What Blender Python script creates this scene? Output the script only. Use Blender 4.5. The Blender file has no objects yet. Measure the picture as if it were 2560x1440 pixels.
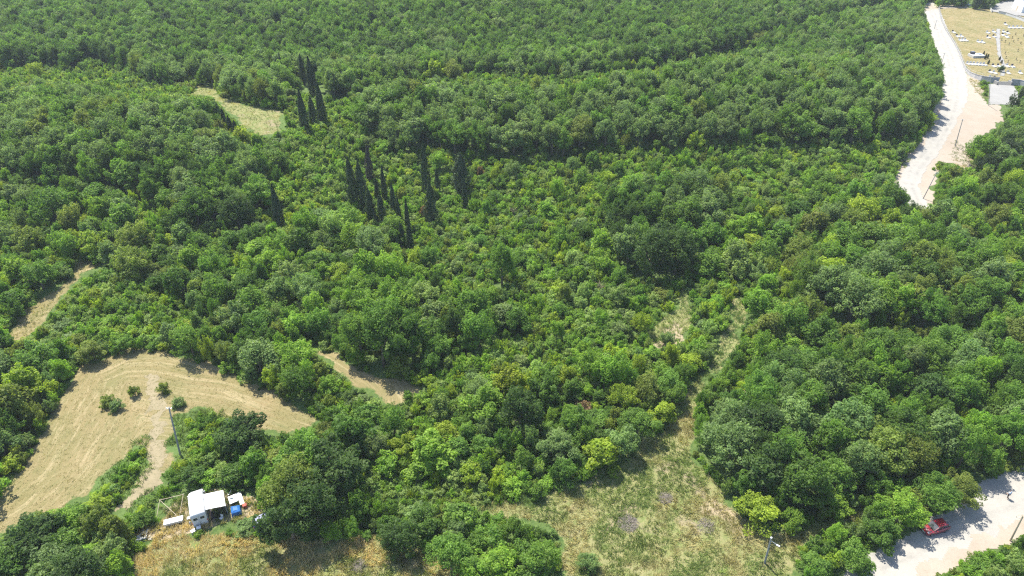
import bpy, bmesh, math, random
import numpy as np
from math import sin, cos, pi, radians
from mathutils import Vector, Matrix

random.seed(11); RNG = np.random.default_rng(11)
S = bpy.context.scene
COL = S.collection

# ------------------------------------------------------------------ camera
W, Hh = 2560.0, 1440.0
F = 1730.0; CAMH = 86.0; PITCH = radians(35.0)
cd = bpy.data.cameras.new('camera'); cam = bpy.data.objects.new('camera', cd); COL.objects.link(cam)
cd.sensor_width = 36.0; cd.lens = 36.0 * F / W; cd.clip_start = 1.0; cd.clip_end = 20000
cam.location = (0, 0, CAMH); cam.rotation_euler = (pi/2 - PITCH, 0, 0)
S.camera = cam
# ------------------------------------------------------------------ sky, sun, exposure
SUN_EL, SUN_AZ = radians(60), radians(-36)      # azimuth from +Y, negative = to the left
wd = bpy.data.worlds.new('World'); S.world = wd; wd.use_nodes = True
nt = wd.node_tree; bg = nt.nodes['Background']
sk = nt.nodes.new('ShaderNodeTexSky'); sk.sky_type = 'NISHITA'; sk.sun_disc = False
sk.sun_elevation = SUN_EL; sk.sun_rotation = SUN_AZ
nt.links.new(sk.outputs[0], bg.inputs[0]); bg.inputs[1].default_value = 0.14
sl = bpy.data.lights.new('sun', 'SUN'); so = bpy.data.objects.new('sun', sl); COL.objects.link(so)
sl.energy = 4.8; sl.angle = radians(0.5); sl.color = (1.0, 0.95, 0.84)
sd = Vector((sin(SUN_AZ)*cos(SUN_EL), cos(SUN_AZ)*cos(SUN_EL), sin(SUN_EL)))
so.rotation_euler = sd.to_track_quat('Z', 'Y').to_euler()
S.view_settings.view_transform = 'Standard'; S.view_settings.look = 'None'
S.view_settings.gamma = 1.0; S.view_settings.use_curve_mapping = False
S.view_settings.exposure = 1.32
S.render.engine = 'CYCLES'
cy = S.cycles
cy.max_bounces = 6; cy.diffuse_bounces = 3; cy.transmission_bounces = 4; cy.glossy_bounces = 2; cy.transparent_max_bounces = 4; cy.volume_bounces = 0
cy.caustics_reflective = False; cy.caustics_refractive = False
cy.use_denoising = False; cy.denoiser = 'OPENIMAGEDENOISE'; cy.denoising_input_passes = 'RGB_ALBEDO_NORMAL'; cy.denoising_prefilter = 'ACCURATE'; cy.use_adaptive_sampling = False
cy.pixel_filter_type = 'BLACKMAN_HARRIS'; cy.filter_width = 1.25

# ------------------------------------------------------------------ terrain and projection
HILLS = [(60, 222, 130, 36, 8.5), (-112, 195, 60, 36, 6.0), (-25, 160, 45, 30, -3.0), (30, 150, 22, 16, 2.0), (110, 120, 40, 26, 2.5), (-60, 330, 120, 40, 5.0)]
def H(x, y):
    x = np.asarray(x, float); y = np.asarray(y, float)
    z = np.zeros(np.broadcast(x, y).shape)
    for cx, cy_, sx, sy, a in HILLS:
        z = z + a*np.exp(-((x-cx)/sx)**2 - ((y-cy_)/sy)**2)
    d = np.clip(y-400, 0, 1e9)
    z = z + 16.0*(1-np.exp(-(d/260.0)**2))
    return z
CP, SP = cos(PITCH), sin(PITCH)
def proj(x, y, z):
    x = np.asarray(x, float); y = np.asarray(y, float); dz = np.asarray(z, float)-CAMH
    dep = np.maximum(y*CP - dz*SP, 1e-3); up = y*SP + dz*CP
    return 1280 + F*x/dep, 720 - F*up/dep, dep
def P(u, v, dz=0.0):
    a = (u-1280)/F; b = -(v-720)/F
    d = Vector((a, CP + b*SP, -SP + b*CP))
    z = 0.0
    for _ in range(60):
        t = (z + dz - CAMH)/d.z
        z = 0.5*z + 0.5*float(H(d.x*t, d.y*t))
    t = (z + dz - CAMH)/d.z
    return Vector((d.x*t, d.y*t, float(H(d.x*t, d.y*t))))
def htop(u, v, vt):           # height of a vertical thing based at (u,v) whose top shows at image row vt
    p = P(u, v); lo, hi = 0.0, 60.0
    for _ in range(40):
        m = (lo+hi)/2
        if float(proj(p.x, p.y, p.z+m)[1]) > vt: lo = m
        else: hi = m
    return lo
def inpoly(px, py, poly):
    px = np.asarray(px, float); py = np.asarray(py, float)
    r = np.zeros(px.shape, bool); n = len(poly)
    for i in range(n):
        x1, y1 = poly[i]; x2, y2 = poly[(i+1) % n]
        if y1 == y2: continue
        c = ((y1 > py) != (y2 > py)) & (px < (x2-x1)*(py-y1)/(y2-y1) + x1)
        r ^= c
    return r
_G = np.random.default_rng(5).random((256, 256))
def vnoise(x, y, s):
    x = np.asarray(x, float)/s + 100; y = np.asarray(y, float)/s + 100
    xi = np.floor(x).astype(int); yi = np.floor(y).astype(int); fx = x-xi; fy = y-yi
    fx = fx*fx*(3-2*fx); fy = fy*fy*(3-2*fy)
    g = lambda a, b: _G[a % 256, b % 256]
    return (g(xi, yi)*(1-fx)+g(xi+1, yi)*fx)*(1-fy) + (g(xi, yi+1)*(1-fx)+g(xi+1, yi+1)*fx)*fy
def fbm(x, y, s): return 0.55*vnoise(x, y, s)+0.3*vnoise(np.asarray(x)+31, y, s/2.1)+0.15*vnoise(x, np.asarray(y)+57, s/4.3)

# ------------------------------------------------------------------ what grows where (outlines traced on the ground)
FIELD = [(-250,1450),(-120,1330),(0,1222),(60,1165),(105,1095),(150,1010),(178,950),(205,915),(265,898),(330,872),(430,880),(520,915),(600,935),(660,968),(720,1000),(792,1042),(760,1074),(680,1088),(610,1062),(520,1020),(428,1040),(420,1100),(418,1160),(404,1200),(372,1205),(376,1120),(330,1110),(285,1165),(245,1220),(155,1268),(60,1290),(0,1335),(-120,1460)]
TRACK = [(372,925),(398,935),(402,1000),(415,1060),(418,1160),(395,1215),(345,1250),(300,1290),(278,1285),(318,1238),(362,1180),(374,1100),(372,1010)]
STRIP = [(768,862),(800,872),(835,888),(885,918),(945,942),(1000,948),(1056,962),(1050,985),(1000,1006),(955,1000),(905,968),(850,930),(800,893)]
LANE = [(12,840),(55,790),(110,735),(180,690),(190,652),(240,652),(262,662),(205,690),(143,752),(95,810),(55,850)]
UPCLEAR = [(478,236),(498,214),(530,216),(548,240),(622,264),(706,276),(712,318),(662,342),(612,322),(566,272),(530,240)]
GREENCLEAR = [(820,262),(835,246),(892,240),(888,256),(850,272)]
CLEAR = [(1735,935),(1770,930),(1765,965),(1735,1000),(1722,1080),(1726,1150),(1775,1190),(1818,1240),(1855,1298),(1920,1330),(2010,1318),(2080,1290),(2150,1262),(2160,1285),(2080,1320),(2000,1350),(1985,1400),(1990,1470),(1420,1470),(1400,1330),(1300,1300),(1150,1262),(1210,1262),(1330,1245),(1450,1203),(1530,1165),(1590,1118),(1650,1080),(1705,1030)]
STRAW = [(330,1500),(345,1390),(390,1345),(500,1335),(700,1345),(900,1345),(980,1340),(1080,1385),(1180,1425),(1200,1500)]
CAMP = [(400,1262),(440,1238),(560,1228),(600,1232),(655,1262),(650,1290),(600,1310),(480,1325),(400,1345),(345,1352),(330,1330),(400,1300)]
SCRUBGRASS = [[(1625,835),(1650,800),(1700,770),(1705,720),(1722,715),(1725,800),(1700,850),(1650,870)], [(1835,735),(1852,735),(1858,800),(1845,850),(1815,900),(1790,935),(1765,930),(1800,860),(1828,800)], [(2180,410),(2255,370),(2270,400),(2235,440),(2180,440)]]
GREENGRASS = [[(900,1215),(1150,1235),(1400,1225),(1330,1262),(1150,1270),(960,1262)], [(420,1080),(520,1022),(600,1040),(560,1110),(430,1132)], [(-60,1240),(40,1170),(30,1215),(-20,1260)], [(1170,1150),(1230,1130),(1240,1145),(1180,1165)], [(700,290),(760,250),(760,330),(700,345)]]
ROAD_C = [((2318,8),16),((2336,40),20),((2352,90),24),((2374,140),27),((2388,190),30),((2385,250),33),((2366,310),36),((2330,370),40),((2290,420),44),((2270,465),46),((2290,505),40),((2318,540),36)]
LOT = [(2415,185),(2448,200),(2462,250),(2472,262),(2500,262),(2510,300),(2440,352),(2415,380),(2425,420),(2350,400),(2330,372),(2360,320),(2380,250),(2388,190)]
LOWROAD = [(2050,1480),(2120,1412),(2180,1378),(2262,1335),(2330,1296),(2400,1258),(2395,1215),(2440,1205),(2570,1165),(2700,1120),(2700,1270),(2560,1318),(2500,1352),(2420,1385),(2330,1440),(2290,1480)]
LOWSAND = [(2230,1480),(2330,1405),(2430,1352),(2520,1310),(2640,1270),(2700,1300),(2580,1350),(2500,1372),(2420,1402),(2340,1470)]
CEM = [(2346,22),(2360,16),(2470,22),(2640,10),(2640,240),(2560,215),(2480,205),(2422,186),(2404,150),(2380,98),(2355,52)]
PLAZA = [(2474,24),(2484,8),(2560,-4),(2700,-20),(2700,70),(2560,42),(2480,30)]
YARD = [(2472,210),(2530,208),(2545,230),(2545,262),(2472,262)]
CLEAR_VISIBLE = SCRUBGRASS[:2]+[FIELD, TRACK, STRIP, LANE, UPCLEAR, CLEAR, CAMP, LOT, LOWROAD, CEM, YARD, STRAW]
KEEP = [[(455,1205),(620,1205),(640,1300),(560,1322),(455,1325),(400,1310),(395,1250),(455,1250)], [(2290,1296),(2380,1296),(2380,1356),(2290,1356)], [(2500,1205),(2535,1205),(2535,1252),(2500,1252)], [(410,1010),(460,1010),(460,1140),(430,1140)],[(2295,425),(2350,425),(2330,495),(2300,500)]]
def ribbon_poly(c):
    L, R = [], []
    for i, ((x, y), w) in enumerate(c):
        x0, y0 = c[max(0, i-1)][0]; x1, y1 = c[min(len(c)-1, i+1)][0]
        dx, dy = x1-x0, y1-y0; l = math.hypot(dx, dy); nx, ny = -dy/l, dx/l
        L.append((x+nx*w, y+ny*w*0.6)); R.append((x-nx*w, y-ny*w*0.6))
    return L + R[::-1]
ROAD = ribbon_poly(ROAD_C)
CLEAR_VISIBLE.append(ribbon_poly([((x, y), w*0.85) for (x, y), w in ROAD_C if y < 500]))
OPEN = [FIELD, TRACK, STRIP, LANE, UPCLEAR, GREENCLEAR, CLEAR, CAMP, LOT, ROAD, LOWROAD, LOWSAND, CEM, PLAZA, YARD, STRAW] + SCRUBGRASS[:2]
TALL = [
 [(930,370),(900,325),(905,290),(1000,272),(1100,262),(1450,264),(1600,248),(1700,222),(1800,205),(1900,175),(1905,130),(2100,70),(2300,45),(2345,150),(2360,250),(2330,322),(2250,350),(2080,365),(1950,355),(1830,365),(1680,380),(1560,372),(1430,392),(1310,392),(1200,400),(1130,385),(1000,380)],
 [(-300,262),(0,265),(60,262),(200,262),(330,300),(430,305),(560,355),(670,400),(680,440),(662,500),(635,555),(560,590),(500,570),(430,530),(350,500),(200,470),(60,440),(-300,430)],
 [(-400,185),(0,175),(140,170),(210,175),(300,165),(370,210),(420,225),(470,205),(545,215),(600,255),(700,272),(740,235),(830,250),(890,240),(920,215),(1000,208),(1200,195),(1450,198),(1700,165),(1900,110),(2100,50),(2300,5),(2320,-20),(2900,-30),(2900,-200),(-400,-200)],
 [(1480,580),(1560,520),(1700,505),(1800,520),(1740,600),(1735,665),(1680,695),(1600,690),(1540,655)],
 [(1990,720),(2050,660),(2200,640),(2380,650),(2460,700),(2450,800),(2330,850),(2150,800),(2090,825),(2040,790)],
 [(1745,1050),(1735,1130),(1780,1185),(1835,1245),(1880,1285),(1960,1290),(2060,1255),(2150,1222),(2400,1170),(2560,1140),(2800,1100),(2800,900),(2500,880),(2200,920),(1900,980)],
 [(2450,330),(2440,280),(2480,250),(2620,230),(2800,230),(2800,480),(2520,470),(2440,420)],
]
LOWZ = [
 [(380,1180),(430,1130),(560,1120),(540,1030),(620,1040),(700,1085),(700,1130),(640,1200),(600,1232),(430,1240)],
 [(705,335),(715,285),(745,248),(830,262),(895,270),(905,385),(1000,400),(1050,470),(1130,540),(1060,600),(960,585),(880,560),(760,565),(712,520),(712,440),(690,400)],
 [(1070,960),(1120,900),(1250,850),(1400,830),(1600,840),(1700,900),(1600,940),(1480,930),(1300,985),(1150,1010),(1075,1000)],
 [(60,820),(140,745),(250,680),(420,740),(520,800),(440,860),(330,870),(200,890),(60,880)],
 [(900,1150),(1150,1160),(1450,1185),(1300,1262),(900,1275)],
 [(1310,420),(1600,400),(2000,400),(2250,370),(2230,470),(1950,520),(1600,470),(1300,500)],
 [(2300,430),(2400,400),(2450,470),(2330,530)],
 [(2300,1480),(2420,1402),(2560,1360),(2800,1320),(2800,1480)],
 [(1560,700),(1760,700),(1900,720),(1800,940),(1620,900)],
]
HERB = [[(880,1195),(1000,1190),(1180,1228),(1330,1245),(1180,1278),(960,1275),(880,1250)], [(420,1100),(428,1045),(520,1022),(585,1050),(560,1130),(430,1150)], [(235,1232),(285,1165),(330,1110),(378,1090),(376,1190),(320,1240),(290,1290),(200,1300)], [(330,1250),(400,1215),(450,1235),(400,1262),(330,1330),(290,1330)]]
MIXED = [[(1060,430),(1300,410),(1900,405),(2200,480),(2000,560),(1750,480),(1560,500),(1450,600),(1500,700),(1640,760),(1580,860),(1300,840),(1080,760),(1050,640),(1130,560)], [(700,900),(800,1000),(1000,1010),(1200,1010),(1150,1100),(900,1080),(800,1040)]]
BAND = [[(905,380),(1000,390),(1130,395),(1200,405),(1310,396),(1430,396),(1560,378),(1680,384),(1830,370),(2080,370),(2250,354),(2330,326),(2330,350),(2260,385),(2080,398),(1830,398),(1680,414),(1560,408),(1430,424),(1310,424),(1200,432),(1000,415)],
 [(350,505),(430,535),(500,575),(560,595),(650,565),(705,505),(720,520),(660,595),(560,625),(490,605),(420,560),(345,530)],
 [(-300,190),(0,180),(140,176),(210,180),(300,170),(370,214),(420,230),(470,210),(545,220),(600,260),(600,290),(430,300),(330,295),(200,258),(0,262),(-300,258)],
 [(900,245),(1000,214),(1200,200),(1450,204),(1700,172),(1870,120),(1890,170),(1700,215),(1600,240),(1450,258),(1100,256),(905,285)],
 [(1525,655),(1600,695),(1680,700),(1740,670),(1755,700),(1700,735),(1600,735),(1520,690)],
 [(2035,795),(2090,830),(2150,806),(2330,856),(2450,810),(2460,850),(2330,895),(2140,850),(2080,875),(2030,830)],
 [(2110,150),(2240,140),(2250,165),(2130,172)]]
def classify(u, v):
    k = np.full(np.shape(u), 1)               # 1 small trees
    for p in LOWZ: k[inpoly(u, v, p)] = 2     # low scrub
    for p in MIXED: k[inpoly(u, v, p)] = 6    # scrub with single small trees
    for p in TALL: k[inpoly(u, v, p)] = 3     # tall wood
    for p in BAND: k[inpoly(u, v, p)] = 5
    for p in HERB: k[inpoly(u, v, p)] = 4     # low herbs
    for p in OPEN: k[inpoly(u, v, p)] = 0
    return k

# ------------------------------------------------------------------ helpers: materials
def mat(name, col, rough=0.7, metal=0.0, var=0.15, scale=3.0, spec=0.4, coat=0.0, bump=0.0):
    m = bpy.data.materials.new(name); m.use_nodes = True; n = m.node_tree.nodes; l = m.node_tree.links
    b = n['Principled BSDF']; b.inputs['Roughness'].default_value = rough; b.inputs['Metallic'].default_value = metal
    b.inputs['Specular IOR Level'].default_value = spec; b.inputs['Coat Weight'].default_value = coat
    tc = n.new('ShaderNodeTexCoord'); nz = n.new('ShaderNodeTexNoise'); nz.inputs['Scale'].default_value = scale; nz.inputs['Detail'].default_value = 6
    l.new(tc.outputs['Object'], nz.inputs['Vector'])
    mr = n.new('ShaderNodeMapRange'); mr.inputs[1].default_value = 0.3; mr.inputs[2].default_value = 0.7
    mr.inputs[3].default_value = 1-var; mr.inputs[4].default_value = 1+var; l.new(nz.outputs[0], mr.inputs[0])
    mx = n.new('ShaderNodeVectorMath'); mx.operation = 'SCALE'; mx.inputs[0].default_value = col; l.new(mr.outputs[0], mx.inputs['Scale'])
    l.new(mx.outputs[0], b.inputs['Base Color'])
    if bump:
        bp = n.new('ShaderNodeBump'); bp.inputs['Strength'].default_value = bump; l.new(nz.outputs[0], bp.inputs['Height']); l.new(bp.outputs[0], b.inputs['Normal'])
    return m
class N:                                      # terse node building for the bigger materials
    def __init__(s, m): m.use_nodes = True; s.n = m.node_tree.nodes; s.l = m.node_tree.links; s.b = s.n['Principled BSDF']
    def _in(s, sock, v):
        if hasattr(v, 'is_output') or isinstance(v, bpy.types.NodeSocket): s.l.new(v, sock)
        else: sock.default_value = v
    def noise(s, vec, sc, det=5, rough=0.6, dist=0.0):
        t = s.n.new('ShaderNodeTexNoise'); s.l.new(vec, t.inputs['Vector']); t.inputs['Scale'].default_value = sc
        t.inputs['Detail'].default_value = det; t.inputs['Roughness'].default_value = rough; t.inputs['Distortion'].default_value = dist; return t.outputs[0]
    def rng(s, v, a, b, c=0.0, d=1.0):
        t = s.n.new('ShaderNodeMapRange'); s._in(t.inputs[0], v)
        for i, q in enumerate((a, b, c, d)): t.inputs[i+1].default_value = q
        return t.outputs[0]
    def math(s, op, a, b=0.0):
        t = s.n.new('ShaderNodeMath'); t.operation = op; s._in(t.inputs[0], a); s._in(t.inputs[1], b); return t.outputs[0]
    def mix(s, f, a, b):
        t = s.n.new('ShaderNodeMix'); t.data_type = 'RGBA'; s._in(t.inputs[0], f)
        for i, q in ((6, a), (7, b)):
            if isinstance(q, tuple): t.inputs[i].default_value = (*q, 1)
            else: s.l.new(q, t.inputs[i])
        return t.outputs[2]
    def attr(s, name, typ='GEOMETRY'):
        t = s.n.new('ShaderNodeAttribute'); t.attribute_name = name; t.attribute_type = typ; return t
    def pos(s): return s.n.new('ShaderNodeNewGeometry').outputs['Position']
    def map(s, vec, sc=(1, 1, 1), rot=(0, 0, 0)):
        t = s.n.new('ShaderNodeMapping'); s.l.new(vec, t.inputs[0]); t.inputs['Scale'].default_value = sc; t.inputs['Rotation'].default_value = rot; return t.outputs[0]
    def bump(s, h, st, dist=0.1):
        t = s.n.new('ShaderNodeBump'); t.inputs['Strength'].default_value = st; t.inputs['Distance'].default_value = dist; s.l.new(h, t.inputs['Height']); s.l.new(t.outputs[0], s.b.inputs['Normal'])

def leaf_material(name, trans=0.5, rough=0.55, per_point=False):
    m = bpy.data.materials.new(name); g = N(m); n, l = g.n, g.l
    tint = g.attr('tint', 'GEOMETRY' if per_point else 'INSTANCER').outputs['Color']
    va = g.attr('vary').outputs['Fac']
    nz = g.noise(g.pos(), 0.35, 2)
    f = g.math('MULTIPLY', g.rng(va, 0, 1, 0.62, 1.42), g.rng(nz, 0.3, 0.7, 0.82, 1.18))
    sc = n.new('ShaderNodeVectorMath'); sc.operation = 'SCALE'; l.new(tint, sc.inputs[0]); l.new(f, sc.inputs['Scale'])
    hs = n.new('ShaderNodeHueSaturation'); l.new(sc.outputs[0], hs.inputs['Color']); l.new(g.rng(va, 0, 1, 0.515, 0.488), hs.inputs['Hue'])
    g.b.inputs['Roughness'].default_value = rough; g.b.inputs['Specular IOR Level'].default_value = 0.18
    l.new(hs.outputs[0], g.b.inputs['Base Color'])
    tr = n.new('ShaderNodeBsdfTranslucent')
    tm = n.new('ShaderNodeVectorMath'); tm.operation = 'MULTIPLY'; l.new(hs.outputs[0], tm.inputs[0]); tm.inputs[1].default_value = (1.65, 1.7, 0.75); l.new(tm.outputs[0], tr.inputs[0])
    mx = n.new('ShaderNodeMixShader'); mx.inputs[0].default_value = trans
    l.new(g.b.outputs[0], mx.inputs[1]); l.new(tr.outputs[0], mx.inputs[2])
    l.new(mx.outputs[0], n['Material Output'].inputs[0])
    return m
M_LEAF = leaf_material('foliage'); M_NEEDLE = leaf_material('cypress_foliage', 0.12, 0.7)
M_GRASS = leaf_material('grass_blades', 0.3, 0.6, True)
M_BARK = mat('bark', (0.16, 0.13, 0.10), 0.9, var=0.3, scale=4, spec=0.1)
M_DEADWOOD = mat('dead_wood', (0.30, 0.22, 0.17), 0.9, var=0.3, scale=3, spec=0.1)

# ------------------------------------------------------------------ helpers: objects
def tag(o, label=None, cat=None, group=None, kind=None):
    if label: o['label'] = label
    if cat: o['category'] = cat
    if group: o['group'] = group
    if kind: o['kind'] = kind
    return o
def empty(name, loc=(0, 0, 0), rz=0.0, label=None, cat=None, group=None):
    o = bpy.data.objects.new(name, None); o.empty_display_size = 0.3; COL.objects.link(o); o.location = loc; o.rotation_euler = (0, 0, rz)
    return tag(o, label, cat, group)
def copy_tree(o, parent=None):
    c = o.copy(); COL.objects.link(c); c.parent = parent
    for ch in o.children: copy_tree(ch, c)
    return c
def npmesh(name, V, Fq, attrs=None, smooth=False):
    me = bpy.data.meshes.new(name); V = np.asarray(V, np.float32); Fq = np.asarray(Fq, np.int32); k = Fq.shape[1]
    me.vertices.add(len(V)); me.vertices.foreach_set('co', V.ravel())
    me.loops.add(Fq.size); me.loops.foreach_set('vertex_index', Fq.ravel())
    me.polygons.add(len(Fq)); me.polygons.foreach_set('loop_start', np.arange(0, Fq.size, k, dtype=np.int32))
    for nm, (typ, arr) in (attrs or {}).items():
        a = me.attributes.new(nm, typ, 'POINT')
        a.data.foreach_set('color' if 'COLOR' in typ else ('vector' if 'VECTOR' in typ else 'value'), np.asarray(arr, np.float32).ravel())
    me.update(calc_edges=True); me.validate()
    if smooth: me.shade_smooth()
    return me
def link(name, me, m=None, parent=None, loc=None):
    o = bpy.data.objects.new(name, me); COL.objects.link(o)
    if m is not None and not me.materials: me.materials.append(m)
    if parent: o.parent = parent
    if loc is not None: o.location = loc
    return o
class MB:                                      # collects shapes into ONE mesh object
    def __init__(s): s.v = []; s.f = []
    def add(s, vs, fs, M=None):
        b = len(s.v)
        for p in vs: s.v.append(tuple(M @ Vector(p)) if M else tuple(p))
        for f in fs: s.f.append([b+i for i in f])
    def box(s, c, d, rz=0.0, rx=0.0, ry=0.0, taper=1.0):
        x, y, z = d[0]/2, d[1]/2, d[2]/2; t = taper
        vs = [(-x,-y,-z),(x,-y,-z),(x,y,-z),(-x,y,-z),(-x*t,-y*t,z),(x*t,-y*t,z),(x*t,y*t,z),(-x*t,y*t,z)]
        M = Matrix.Translation(c) @ Matrix.Rotation(rz, 4, 'Z') @ Matrix.Rotation(ry, 4, 'Y') @ Matrix.Rotation(rx, 4, 'X')
        s.add(vs, [(0,3,2,1),(4,5,6,7),(0,1,5,4),(1,2,6,5),(2,3,7,6),(3,0,4,7)], M); return s
    def tube(s, pts, rad, n=8, cap=True):
        pts = [Vector(p) for p in pts]; rad = rad if isinstance(rad, (list, tuple)) else [rad]*len(pts); b = len(s.v)
        for i, p in enumerate(pts):
            d = (pts[min(i+1, len(pts)-1)]-pts[max(i-1, 0)]).normalized()
            a = d.orthogonal().normalized(); c = d.cross(a)
            for k in range(n):
                t = 2*pi*k/n; s.v.append(tuple(p + (a*cos(t)+c*sin(t))*rad[i]))
        for i in range(len(pts)-1):
            for k in range(n): s.f.append([b+i*n+k, b+i*n+(k+1) % n, b+(i+1)*n+(k+1) % n, b+(i+1)*n+k])
        if cap: s.f.append([b+k for k in range(n)][::-1]); s.f.append([b+(len(pts)-1)*n+k for k in range(n)])
        return s
    def loft(s, secs, closed_ends=True):       # sections with equal numbers of points
        b = len(s.v); n = len(secs[0])
        for q in secs: s.v += [tuple(p) for p in q]
        for i in range(len(secs)-1):
            for k in range(n): s.f.append([b+i*n+k, b+i*n+(k+1) % n, b+(i+1)*n+(k+1) % n, b+(i+1)*n+k])
        if closed_ends: s.f.append([b+k for k in range(n)][::-1]); s.f.append([b+(len(secs)-1)*n+k for k in range(n)])
        return s
    def disc(s, c, r, axis='X', w=0.2, n=20):
        ax = {'X': Vector((1,0,0)), 'Y': Vector((0,1,0)), 'Z': Vector((0,0,1))}[axis]; c = Vector(c)
        return s.tube([c-ax*w/2, c+ax*w/2], r, n)
    def build(s, name, m, parent=None, loc=None, smooth=False, bevel=0.0, M=None):
        me = bpy.data.meshes.new(name); me.from_pydata(s.v, [], s.f); me.update()
        bm = bmesh.new(); bm.from_mesh(me)
        if bevel: bmesh.ops.bevel(bm, geom=[e for e in bm.edges if len(e.link_faces) == 2 and e.calc_face_angle(0) > 0.7], offset=bevel, segments=2, affect='EDGES', profile=0.6)
        bmesh.ops.recalc_face_normals(bm, faces=bm.faces); bm.to_mesh(me); bm.free()
        if smooth: me.shade_smooth()
        return link(name, me, m, parent, loc)

# ------------------------------------------------------------------ SETTING: ground
def axis(lo, hi, step, far, growth=1.35):
    a = list(np.arange(lo, hi+step, step)); s = step
    while a[-1] < far: s *= growth; a.append(a[-1]+s)
    s = step
    while a[0] > -far: s *= growth; a.insert(0, a[0]-s)
    return np.array(a)
xs = axis(-240, 250, 0.8, 4000); ys = axis(44, 420, 0.8, 4000)
GX, GY = np.meshgrid(xs, ys); gz = H(GX, GY)
wob = 1.1
wx = GX + (fbm(GX, GY, 3.0)-0.5)*2*wob*2; wy = GY + (fbm(GX+400, GY, 3.0)-0.5)*2*wob*2
pu, pv, pd = proj(wx, wy, H(wx, wy))
pu = np.where(GY < 30, -9999, pu)
cov = np.zeros(GX.shape+(4,), np.float32)
def paint(ch, polys):
    for p in polys: cov[..., ch][inpoly(pu, pv, p)] = 1
paint(0, [CLEAR, STRAW, UPCLEAR, SCRUBGRASS[0], SCRUBGRASS[1]])
paint(1, [FIELD, LANE, STRIP, CEM]); paint(2, [CAMP, SCRUBGRASS[2], [(1640,860),(1700,800),(1712,850),(1660,880)], [(1770,1245),(1840,1262),(1850,1300),(1740,1290)], [(2380,380),(2430,360),(2440,440),(2390,420)]]); paint(3, GREENGRASS+[GREENCLEAR]+HERB)
for ch in range(4):
    for _ in range(2):
        c = cov[..., ch]; cov[1:-1, 1:-1, ch] = (c[1:-1, 1:-1]*2+c[:-2, 1:-1]+c[2:, 1:-1]+c[1:-1, :-2]+c[1:-1, 2:])/6
# mowing rows follow the field's outer outline
fp = np.array([P(*q)[:2] for q in FIELD[2:16]])
def dist_line(X, Y, pts):
    d = np.full(X.shape, 1e9)
    for (x1, y1), (x2, y2) in zip(pts[:-1], pts[1:]):
        L = (x2-x1)**2+(y2-y1)**2; t = np.clip(((X-x1)*(x2-x1)+(Y-y1)*(y2-y1))/L, 0, 1)
        d = np.minimum(d, np.hypot(X-x1-t*(x2-x1), Y-y1-t*(y2-y1)))
    return d
row = dist_line(GX, GY, fp)
ny, nx = GX.shape
idx = np.arange(nx*ny).reshape(ny, nx)
Fq = np.stack([idx[:-1, :-1], idx[:-1, 1:], idx[1:, 1:], idx[1:, :-1]], -1).reshape(-1, 4)
me = npmesh('ground', np.stack([GX, GY, gz], -1).reshape(-1, 3), Fq, {'cover': ('FLOAT_COLOR', cov.reshape(-1, 4)), 'row': ('FLOAT', row.ravel())}, True)
m = bpy.data.materials.new('ground'); g = N(m); p = g.pos(); cv = g.attr('cover')
sep = g.n.new('ShaderNodeSeparateColor'); g.l.new(cv.outputs['Color'], sep.inputs[0]); al = cv.outputs['Alpha']
n1 = g.noise(p, 0.12, 6); n2 = g.noise(p, 1.2, 8, 0.7); n3 = g.noise(p, 0.45, 6, 0.65); n4 = g.noise(p, 6.0, 4, 0.7)
litter = g.mix(g.rng(n2, 0.35, 0.65), (0.045, 0.080, 0.022), (0.095, 0.135, 0.038))
straw = g.mix(g.rng(n3, 0.38, 0.6), (0.120, 0.150, 0.045), (0.18, 0.175, 0.078))
straw = g.mix(g.rng(n2, 0.45, 0.75), straw, (0.235, 0.205, 0.10))
straw = g.mix(g.rng(g.noise(p, 0.2, 5), 0.56, 0.64), straw, (0.20, 0.17, 0.10))
rowa = g.attr('row').outputs['Fac']
cmb = g.n.new('ShaderNodeCombineXYZ'); g.l.new(rowa, cmb.inputs[0])
pm = g.n.new('ShaderNodeVectorMath'); pm.operation = 'MULTIPLY'; g.l.new(p, pm.inputs[0]); pm.inputs[1].default_value = (0.16, 0.16, 0)
ad = g.n.new('ShaderNodeVectorMath'); ad.operation = 'ADD'; g.l.new(cmb.outputs[0], ad.inputs[0]); g.l.new(pm.outputs[0], ad.inputs[1])
r1 = g.noise(ad.outputs[0], 0.8, 6, 0.75, 0.3); r2 = g.noise(ad.outputs[0], 2.6, 6, 0.75, 0.4)
mown = g.mix(g.rng(n1, 0.35, 0.65), (0.155, 0.138, 0.060), (0.205, 0.160, 0.082))
mown = g.mix(g.rng(r1, 0.50, 0.66, 0, 0.7), mown, (0.32, 0.262, 0.155))
mown = g.mix(g.rng(r2, 0.48, 0.68, 0, 0.6), mown, (0.10, 0.112, 0.042))
mown = g.mix(g.rng(n2, 0.55, 0.8, 0, 0.5), mown, (0.12, 0.13, 0.048))
bare = g.mix(g.rng(n2, 0.3, 0.7), (0.225, 0.18, 0.115), (0.29, 0.24, 0.16))
bare = g.mix(g.rng(n3, 0.55, 0.68, 0, 0.6), bare, (0.25, 0.25, 0.10))
green = g.mix(g.rng(n2, 0.3, 0.7), (0.065, 0.11, 0.028), (0.10, 0.145, 0.045))
c = litter
wn = g.math('MULTIPLY', g.math('SUBTRACT', n2, 0.5), 1.1)
for w_, col_ in ((sep.outputs[0], straw), (al, green), (sep.outputs[1], mown), (sep.outputs[2], bare)):
    c = g.mix(g.rng(g.math('ADD', w_, wn), 0.38, 0.58), c, col_)
fine = g.rng(n4, 0.3, 0.7, 0.8, 1.2)
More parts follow.
